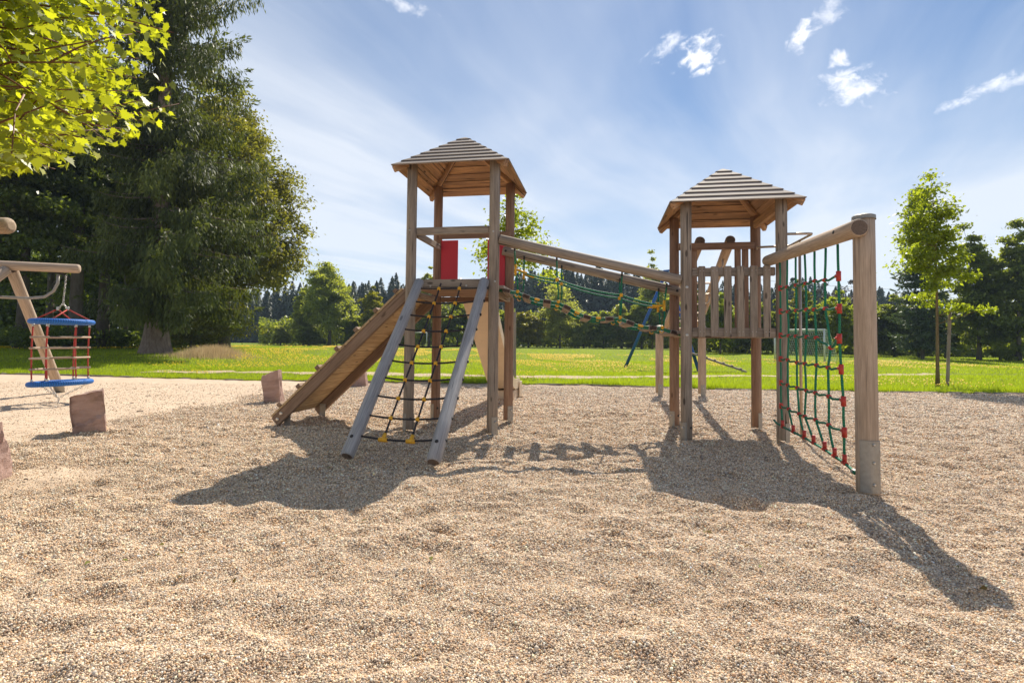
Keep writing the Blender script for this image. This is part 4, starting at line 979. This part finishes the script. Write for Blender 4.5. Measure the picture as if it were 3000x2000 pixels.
# ---- climbing net under a leaning log, with its thick post
def net():
    root = empty('climbing_net', TR(.5, -3.05, 0), 'green rope climbing net with red clips hung under a thick round log', 'climbing net')
    U = .46; pu, pv = .507, -3.055
    m = MB(); g = float(gz(*TR(pu, pv, 0)[:2])); m.log(TR(pu, pv, g-.02), TR(pu, pv, 2.37), .085, .083, 24, .008, end=1, wob=.006); post = m.build('post', [W_PALE, W_END], root); post['label'] = 'thick smooth round post at the near end of the net'
    m = MB(); m.log(TR(pu, pv, 2.33), TR(pu, pv, 2.385), .091, .089, 24, .02, wob=0); m.build('post_cap', GALV, post)
    m = MB(); m.shell(TR(pu, pv, g), TR(pu, pv, g+.43), .083, .010, -58, 60, -TR.v, 12); pl_ = m.build('foot_plate', GALV, post)
    ee = unit(-TR.v*math.cos(R(6))+TR.u*math.sin(R(6)))
    for z in (.40, .25, .07): m = MB(); m.bolt(TR(pu, pv, g+z)+ee*.092, ee, .012, .016); m.build('bolt', BOLT, post)
    p0, p1 = TR(.425, -3.165, 2.255), TR(.462, -.47, 2.385)
    m = MB(); m.log(p0, p1, .076, .073, 26, .012, rnd=1, end=1, wob=.012); lg = m.build('log', [W_PALE, W_END], root)
    m = MB(); m.bolt(p1+unit(p1-p0)*-.01-TR.u*.03, unit(p1-p0)*.3-TR.u, .02, .01); m.build('bolt', BOLT, lg)
    q = TR(.425, -2.83, 2.27); fr_ = unit(-TR.u+np.array([0, 0, .25])); m = MB(); m.log(q+fr_*.066, q+fr_*.078, .017, seg=14, ch=.003); m.build('bore_hole', BLACK, lg)
    N = lambda v, z: TR(U, v, z)
    topv = [-1.0, -1.271, -1.551, -1.827, -2.10, -2.382, -2.653]
    zf = [1.963, 1.671, 1.38, 1.085, .79, .508]; zn = [1.90, 1.604, 1.325, 1.037, .753, .478]
    shift = [[0, .02, .0, -.02, .0, .03, -.01], [-.01, 0, .0, -.03, .02, .03, -.02], [.0, -.02, .02, -.03, -.02, -.09, -.01], [.0, .02, -.01, .03, -.02, -.02, -.04], [0, .03, -.01, .0, .02, -.03, -.08], [.0, .0, -.06, .05, .02, -.02, -.09]]
    grid = [[N(topv[k]+shift[i][k], zf[i]+(zn[i]-zf[i])*k/6+(-.10 if (i == 2 and k == 5) else 0)+rng.uniform(-.008, .008)) for k in range(7)] for i in range(6)]
    botv = [-1.05, -1.42, -1.76, -2.02, -2.30, -2.53, -2.74]; bz = lambda v: .262-.055*((-v-1)/1.75)**2-.03*max(0, -v-2.2)
    bot = [N(v, bz(v)) for v in botv]
    tops = [p0+(p1-p0)*np.clip(((TR(0, v, 0)-p0)@unit(p1-p0)-0)/np.linalg.norm(p1-p0), 0, 1) for v in topv]
    tops = [N(v, 2.255+(v+3.165)/2.695*.13-.072) for v in topv]
    rows = []
    for k in range(7):
        m = MB(); pts = [tops[k]]+[grid[i][k] for i in range(6)]+[bot[k]+np.array([0, 0, .02])]
        sm = []
        for a, b in zip(pts[:-1], pts[1:]): sm += [a, a*.5+b*.5+TR.v*rng.uniform(-.012, .012)]
        m.tube(sm+[pts[-1]], .0115, 8); m.build('vertical_rope', R_GREEN, root)
        m = MB(); m.tube([bot[k]+np.array([0, 0, .0]), bot[k]+np.array([0, 0, .08])], .019, 10); m.tube([bot[k]-TR.v*.034, bot[k]+TR.v*.034], .019, 10); m.build('clip', REDP, root)
    for i in range(6):
        m = MB(); pts = []
        for k in range(6):
            a, b = grid[i][k], grid[i][k+1]
            pts += [a, a*.72+b*.28+np.array([0, 0, -.014]), a*.3+b*.7+np.array([0, 0, .004])]
        m.tube(pts+[grid[i][6]], .0115, 8); rp = m.build('cross_rope', R_GREEN, root); rows.append(rp)
        for k in range(7):
            p = grid[i][k]; m = MB()
            if k == 6: m.tube([p+np.array([0, 0, .046]), p-np.array([0, 0, .046])], .0215, 12); m.tube([p, p+TR.v*.055+np.array([0, 0, .008])], .017, 10)
            elif k == 0: m.box(p, np.array([0, 0, .036]), TR.v*.021, TR.u*.021, .01)
            else: m.ball(p, .023, (1, 1.35, .95))
            m.build('clip', REDP, rp)
    m = MB(); pts = [N(-.72, .30), N(-.80, .275)]+[b for b in bot]+[N(-2.90, .165), TR(pu-.075, pv+.05, .16)]; m.tube(pts, .013, 8); m.build('bottom_rope', R_GREEN, root)
    m = MB(); m.ball(N(-2.93, .16), .03, (1, 1.4, .8)); m.build('shackle', GALV, root)
net()

# ---- fire pole
def pole():
    root = empty('slide_pole', (4.0, 7.0, 0), 'thin steel sliding pole with rectangular tube bracket right of the right tower', 'pole')
    z = 2.72; A = TR(HS+.05, -HS, z+.0); B = TR(HS+.05, HS, z)
    c = .06
    q0, q1 = TR(.99, -1.19+.62, z), TR(.985, -.24+.62, z)
    pts = [TR(HS, -HS, z), TR(.99-c, -HS+.0, z), TR(.99-.012, -HS+.02, z), TR(.99, -HS+c+.02, z), TR(.99, .30-c, z), TR(.978, .30-.012, z), TR(.99-c, .30, z), TR(HS-.05, .36, z), TR(HS, HS-.08, z)]
    m = MB(); m.tube(pts, .017, 10); m.build('bracket', STEEL, root)
    m = MB(); p = TR(.99, -.12, 0); m.tube([(p[0], p[1], -.1), (p[0], p[1], 2.71)], .019, 12); m.build('pole', STEEL, root)
pole()

# ---- overhead bar ladder behind the right tower
def monkey():
    root = empty('overhead_ladder', (4.15, 13.1, 0), 'sloping overhead ladder with steel grips and two posts behind the right tower', 'overhead ladder')
    for x, y in ((3.65, 13.13), (4.68, 13.07)):
        m = MB(); m.log((x, y, .06), (x, y, 1.68), .095, .093, 20, .01, wob=.01, end=1); p = m.build('post', [W_PALE, W_END], root)
        m = MB(); m.log((x, y, 1.66), (x, y, 1.725), .105, .085, 20, .03, wob=0); m.build('post_cap', GALV, p)
        m = MB(); m.shell((x, y, -.02), (x, y, .28), .09, .012, -35, 35, (0, -1, 0)); m.build('foot_plate', GALV, p)
        m = MB(); m.bolt((x, y-.102, .2), (0, -1, 0), .014, .012); m.build('bolt', BOLT, p)
    m = MB(); m.tube([(3.65, 13.1, 1.60), (4.68, 13.05, 1.60)], .06, 12); m.build('crossbar', W_PALE, root)
    ends = []
    for (xa, za_, xb) in ((2.915, 2.87, 3.78), (3.385, 2.89, 4.55)):
        a, b = np.array([xa, 8.2, za_]), np.array([xb, 13.05, 1.66]); m = MB(); m.log(a, b, .075, .075, 18, .01, end=1, wob=.01); m.build('rail_log', [W_PALE, W_END], root); ends.append((a, b))
    for t in np.linspace(.12, .94, 8):
        a = ends[0][0]+(ends[0][1]-ends[0][0])*t; b = ends[1][0]+(ends[1][1]-ends[1][0])*t; x = unit(b-a); dz = np.array([0, 0, -1.])
        m = MB(); m.tube([a+dz*.05+x*.03, a+dz*.17+x*.03, a+dz*.23+x*.07, a+dz*.25+x*.14, b+dz*.25-x*.14, b+dz*.23-x*.07, b+dz*.17-x*.03, b+dz*.05-x*.03], .016, 8); m.build('grip', STEEL, root)
monkey()

# ---- swing frame with the hanging rope basket at the left
def swing():
    root = empty('swing_frame', (-9.6, 10.15, 0), 'pale round timber swing beam on slanted legs at the left edge', 'swing frame')
    bd = unit(np.array([.918, .397, .0])); a = np.array([-9.63, 10.15, 2.60]); e_ = np.array([-8.64, 10.57, 2.645]); m = MB(); m.log(a-bd*4.5, e_, .092, .088, 20, .02, rnd=1, wob=.006); bm = m.build('beam', W_PALE, root)
    for p in ((-10.64, 12.56), (-9.63+1.02, 10.15-2.4)):
        pass
    for sg, base in ((1, (-10.64, 12.56, 0)), (-1, (-10.5, 8.0, 0))):
        m = MB(); b = np.array(base)+np.array([0, 0, .05]); t = a+np.array([-.03, .05*sg, -.04]); m.log(b, t, .10, .095, 20, .012, wob=.008, end=1); lg = m.build('leg', [W_PALE, W_END], root)
        d = unit(t-b); m = MB(); m.shell(b-d*.05, b+d*.30, .098, .012, -50, 50, (.6, -.8, 0)); m.build('foot_plate', GALV, lg)
        for q in (.30, .62): m = MB(); f_ = unit(np.array([.35, -1, .2])); m.bolt(t-d*q+f_*.09, f_, .022, .012); m.build('bolt', BLACK, lg)
    d = unit(np.array([-10.64, 12.56, 0])-a); lo = a+d*.78
    m = MB(); pts = [a+bd*.72+np.array([0, 0, -.09]), a+bd*.72+np.array([0, 0, -.26]), a+bd*.66+np.array([0, 0, -.42]), a+bd*.52+np.array([0, 0, -.54]), a+bd*.30+np.array([-.02, -.02, -.58]), a-bd*.2+np.array([-.05, -.02, -.57]), a-bd*.7+np.array([-.05, 0, -.56])]; m.tube(pts, .028, 10); m.build('brace', GALV, root)
    for t in (.0, .62, .75): m = MB(); m.bolt(a+bd*(t+.06)+np.array([0, 0, .088]), (0, 0, 1), .02, .018); m.build('bolt', BOLT, bm)
    # hanging basket
    rt = empty('rope_basket', (-8.87, 10.47, 0), 'hanging climbing basket of two blue rings and red ropes under the swing beam', 'rope basket')
    c1 = np.array([-8.875, 10.47, 1.577]); c2 = np.array([-8.86, 10.47, .382])
    for c, tilt, rr in ((c1, .0, .465), (c2, .05, .465)):
        m = MB(); m.tube([c+np.array([rr*math.cos(k), rr*math.sin(k), tilt*rr*math.cos(k)]) for k in np.linspace(0, 2*math.pi, 49)[:-1]], .052, 12, closed=True); m.build('ring', R_BLUE, rt)
    ang = [40, 100, 160, 220, 280, 340]; rad = .425
    up_ = [c1+np.array([rad*math.cos(R(k)), rad*math.sin(R(k)), -.05]) for k in ang]; dn_ = [c2+np.array([rad*math.cos(R(k+3)), rad*math.sin(R(k+3)), .05+.05*rad*math.cos(R(k))]) for k in ang]
    pt = lambda k, t: up_[k]+(dn_[k]-up_[k])*t+np.array([-.02*math.sin(math.pi*t), 0, 0])
    for k in range(6):
        m = MB(); m.tube([pt(k, t) for t in np.linspace(0, 1, 8)], .013, 8); rp = m.build('rope', R_RED, rt)
        for p in (pt(k, .02), pt(k, .98)): m = MB(); m.log(p-np.array([0, 0, .025]), p+np.array([0, 0, .025]), .022, seg=10, ch=.004); m.build('ferrule', BOLT, rp)
    for lv_, faces in ((.23, (1, 3, 5)), (.42, (0, 2, 4)), (.60, (1, 3, 5)), (.79, (0, 2, 4))):
        for f in faces:
            a_, b_ = pt(f, lv_), pt((f+1) % 6, lv_); d = unit(b_-a_); m = MB(); m.log(a_-d*.055, b_+d*.055, .021, seg=12, ch=.008, wob=.05); m.build('rung', W_PALE, rt)
    hub = c1+np.array([.0, 0, .37]); top = a+bd*.85+np.array([0, 0, -.09])
    for k in (20, 110, 200, 290):
        e2 = c1+np.array([rr*math.cos(R(k)), rr*math.sin(R(k)), .03]); s0 = hub+np.array([.10*math.copysign(1, math.cos(R(k))), 0, -.12]); m = MB(); m.tube([s0, e2], .012, 8); m.build('sling', R_RED, rt)
    m = MB()
    def links(p, q, step=.042, r=.015):
        n_ = int(np.linalg.norm(q-p)/step); d = unit(q-p); x, y = perp(d)
        for i in range(n_):
            c = p+d*step*(i+.5); s_ = x if i % 2 else y; m.tube([c+d*.027*math.sin(t)+s_*r*math.cos(t) for t in np.linspace(0, 2*math.pi, 9)[:-1]], .005, 5, closed=True)
    links(top, hub)
    for s_ in (-1, 1): links(hub, hub+np.array([.10*s_, 0, -.12]))
    m.build('chain', BOLT, rt)
    m = MB(); low = np.array([-8.87, 10.45, .09]); 
    for k in (20, 160, 270): links(c2+np.array([.42*math.cos(R(k)), .42*math.sin(R(k)), -.03]), low)
    links(low, np.array([-8.85, 10.43, -.05])); m.build('ground_chain', BOLT, rt)
    for p in (hub+np.array([.10, 0, -.10]), hub+np.array([-.10, 0, -.10])): m = MB(); m.log(p-np.array([0, 0, .04]), p+np.array([0, 0, .03]), .024, seg=10, ch=.006); m.build('ferrule', BOLT, rt)
    # second frame: only the rounded end of its beam shows
    rt = empty('swing_frame', (-8.3, 5.6, 0), 'rounded pale log end poking in at the left edge above the swing beam', 'swing frame')
    m = MB(); m.log((-9.0, 5.55, 2.40), (-5.235, 5.5, 2.42), .085, .085, 20, .02, rnd=1, wob=.006); m.build('beam', W_PALE, rt)
    for y in (4.4, 6.8): m = MB(); m.log((-8.2, y, -.1), (-8.0, 5.56, 2.36), .09, .09, 16); m.build('leg', W_PALE, rt)
swing()

# ---- stones
def stone(c, X, Y, hgt, label, seed, taper=.92, step=False, rough=.03):
    r_ = np.random.default_rng(seed); n = 9; vs = []; fs = []; ids = {}
    c = np.asarray(c, float); X = np.asarray(X+(0,), float); Y = np.asarray(Y+(0,), float)
    def P(a, b, h):
        # a, b in -1..1, h in 0..1; slightly lumpy block with a notched lower corner
        k = 1-(1-taper)*h; q = X*a*k+Y*b*k+np.array([.07*(1-h), 0, h*hgt*(1+.09*a*h)])
        w_ = rough*(vnoise(np.array([a*2.1+seed+b*1.7]), np.array([h*3+b*2.3]))[0]*1.5+.6*vnoise(np.array([a*6+seed*2]), np.array([h*9+b*5]))[0])
        nv = unit(X*a+Y*b+np.array([0, 0, (h-.5)*.8])+1e-6)
        if step and b < -.99 and h > .22+.28*(a+1)/2: q = q+unit(Y)*.055
        return c+q+nv*w_
    def vid(a, b, h):
        k = (round(a, 3), round(b, 3), round(h, 3))
        if k not in ids: ids[k] = len(vs); vs.append(P(a, b, h))
        return ids[k]
    g = np.linspace(-1, 1, n); hh = np.linspace(0, 1, n+4)
    for i in range(n-1):
        for j in range(n+3):
            for b in (-1, 1):
                f = [vid(g[i], b, hh[j]), vid(g[i+1], b, hh[j]), vid(g[i+1], b, hh[j+1]), vid(g[i], b, hh[j+1])]; fs.append(f if b < 0 else f[::-1])
            for a in (-1, 1):
                f = [vid(a, g[i], hh[j]), vid(a, g[i+1], hh[j]), vid(a, g[i+1], hh[j+1]), vid(a, g[i], hh[j+1])]; fs.append(f[::-1] if a < 0 else f)
        for j in range(n-1): fs.append([vid(g[i], g[j], 1.), vid(g[i+1], g[j], 1.), vid(g[i+1], g[j+1], 1.), vid(g[i], g[j+1], 1.)])
    m = MB(); m.add(vs, [v-c for v in vs], fs, 0, False); o = m.build('sandstone_block', STONE)
    o.location = tuple(c); me = o.data; me.transform(Matrix.Translation(-Vector(c)))
    tag(o, label, 'stone', 'sandstone blocks around the sand')
stone((-5.75, 7.22, -.06), (.185, .05), (-.085, .11), .57, 'split reddish sandstone block standing below the rope basket', 3, .97, True)
stone((-4.98, 11.05, -.06), (.165, .03), (-.02, .14), .65, 'upright reddish sandstone block left of the foot of the ramp', 11, .94)
stone((-4.42, 15.2, -.06), (.24, .03), (-.03, .2), .58, 'reddish sandstone block half hidden behind the ramp', 23, .92)
stone((-4.80, 4.78, -.06), (.16, .06), (-.06, .14), .50, 'rough purplish sandstone block cut by the left edge of the photo', 31, .9, rough=.05)

# ---- blue cable-ride frame, its start ramp, posts, cable
def cableway():
    root = empty('cable_ride', (7.8, 27, 0), 'blue steel A-frame of a cable ride standing on the lawn behind the bridge', 'cable ride')
    ap = D(1953, 795, 27); z = lambda x, y: float(th(x, y))
    for x, y in ((6.03, 28.34), (8.99, 25.47)):
        m = MB(); m.tube([(x, y, z(x, y)-.05), ap], .085, 12); m.build('leg', BLUE, root)
    for x, y in ((6.6, 30.5),):
        pass
    m = MB(); m.box(ap+np.array([.12, -.1, .03]), np.array([.32, 0, .03]), np.array([0, .1, 0]), np.array([0, 0, .045]), .01); m.build('head', BLUE, root)
    m = MB(); e = D(2960, 850, 70); n_ = 14; m.tube([ap+(e-ap)*t-np.array([0, 0, .5*4*t*(1-t)]) for t in np.linspace(0, 1, n_)], .012, 5); m.build('cable', BOLT, root)
    rt = empty('start_ramp', (10.2, 24.9, 0), 'narrow cleated timber ramp rising from the lawn behind the right tower', 'ramp')
    a = np.array([10.85, 24.6, .04]); b = np.array([7.95, 25.7, 1.10]); d = unit(b-a); s = unit(np.cross(d, (0, 0, 1.))); up = np.cross(s, d)
    m = MB(); m.box((a+b)/2, (b-a)/2, s*.3, up*.04, .008); m.build('deck_board', W_OLD, rt)
    for t in np.linspace(.08, .92, 8): m = MB(); m.box(a+(b-a)*t+up*.06, s*.3, d*.05, up*.022, .005); m.build('cleat', W_OLD, rt)
    for q in (-.26, .26):
        m = MB(); p = b+s*q; m.log((p[0], p[1], -.1), (p[0], p[1], 1.12), .06, seg=12); m.build('leg', W_OLD, rt)
cableway()

# ---- football goals
def goal(p0, p1, h, depth, label, netted):
    root = empty('football_goal', ((p0[0]+p1[0])/2, (p0[1]+p1[1])/2, 0), label, 'goal', 'football goals on the field')
    a = np.array([p0[0], p0[1], float(th(*p0))]); b = np.array([p1[0], p1[1], float(th(*p1))]); d = unit(b-a); bk = np.array([-d[1], d[0], 0]); bk = bk if bk[1] > 0 else -bk; up = np.array([0, 0, 1.])
    for p in (a, b): m = MB(); m.tube([p-up*.05, p+up*h], .06, 10); m.build('post', WHITE, root)
    m = MB(); m.tube([a+up*h-d*.06, b+up*h+d*.06], .06, 10); m.build('crossbar', WHITE, root)
    if not netted: return
    for p in (a, b): m = MB(); m.tube([p+up*h, p+up*(h-.05)+bk*.7, p+bk*depth+up*.02], .02, 6); m.build('stay', WHITE, root)
    m = MB(); W_ = np.linalg.norm(b-a)
    def S_(s, t):                                                       # sheet: back slope and roof of the net
        return a+d*W_*s+(up*h+bk*.7*(t/.25)-up*(.05*t/.25+.10*math.sin(math.pi*s)*(t/.25)) if t < .25 else up*(h-.05-.10*math.sin(math.pi*s))*(1-(t-.25)/.75)+bk*(.7+(depth-.7)*(t-.25)/.75))
    for i in range(25): m.tube([S_(i/24, t) for t in np.linspace(0, 1, 14)], .009, 3, cap=False)
    for t in np.linspace(.04, 1, 17): m.tube([S_(s, t) for s in np.linspace(0, 1, 13)], .009, 3, cap=False)
    for p in (a, b):
        for k in range(1, 12):
            f = k/12; m.tube([p+up*(h*(1-f)), p+up*max(.02, (h-.05)*(1-f)*.98)+bk*(.7+(depth-.7)*f)], .009, 3, cap=False)
            m.tube([p+bk*depth*f, p+bk*depth*f+up*h*min(1, (1-f)*1.35)], .009, 3, cap=False)
    m.build('net', NETM, root)
goal((20.6, 41.6), (22.6, 38.4), 2.44, 2.0, 'white football goal with sagging net seen through the climbing net', True)
goal((xp(1205, 82), 82), (xp(1247, 82), 83), 2.3, 1.5, 'small distant white football goal seen through the rope ladder', False)

# ---- twigs and leaves lying on the sand
def debris():
    m = MB()
    for k in range(70):
        y = rng.uniform(4.2, 14); x = rng.uniform(-1.0, .0)*y*.95 if k < 58 else rng.uniform(-.9, .9)*y
        if sand(np.array([x]), np.array([y]))[0] < .4 and k < 58: continue
        a = rng.uniform(-.5, .5); L = rng.uniform(.03, .13); z = float(gz(x, y))-.008; d = np.array([math.cos(a), math.sin(a), 0])
        m.tube([(x, y, z), np.array([x, y, z+.006])+d*L*.5, np.array([x, y, z])+d*L], rng.uniform(.003, .008), 5)
    tag(m.build('debris', W_DARK), 'small dark twigs and bark chips lying on the sand', 'twigs', kind='stuff')
debris()
def fallen():
    n = 90; y = rng.uniform(2.2, 9, n); x = rng.uniform(-.95, .95, n)*y; c = np.stack([x, y, gz(x, y)+.004], -1)
    ln = rng.uniform(.02, .055, n); V, Fc = leaf_quads(c, rng.normal(0, 1, (n, 3))*np.array([1, 1, .15]), rng.normal(0, .3, (n, 3))+np.array([0, 0, 1.]), ln, ln*.5, .3)
    tag(np_mesh('fallen_leaves', V, Fc, M_FALL, lv=np.repeat(rng.random(n), 4)), 'small stray brown and green leaves lying on the gravel', 'leaves', kind='stuff')
M_FALL = leafmat('fallen_leaf', (.20, .09, .03), (.16, .20, .04), (.2, .15, .03), .2, .2)
fallen()

# ---- the summer air: far trees fade slightly to blue
def haze():
    m, t, out = newmat('haze')
    v = t.new('ShaderNodeVolumePrincipled', {'Color': (.58, .76, 1.), 'Density': .0003, 'Anisotropy': .2}); t.l.new(v.outputs[0], out.inputs['Volume'])
    mb = MB(); X, Y0, Y1, Z0, Z1 = 900, -60, 900, -2, 42
    vs = [(x, y, z) for z in (Z0, Z1) for x, y in ((-X, Y0), (X, Y0), (X, Y1), (-X, Y1))]
    mb.add(vs, vs, [[3, 2, 1, 0], [4, 5, 6, 7], [0, 1, 5, 4], [1, 2, 6, 5], [2, 3, 7, 6], [3, 0, 4, 7]])
    tag(mb.build('haze', m), 'thin summer haze over the field and the distant wood', 'haze', kind='stuff')
haze()
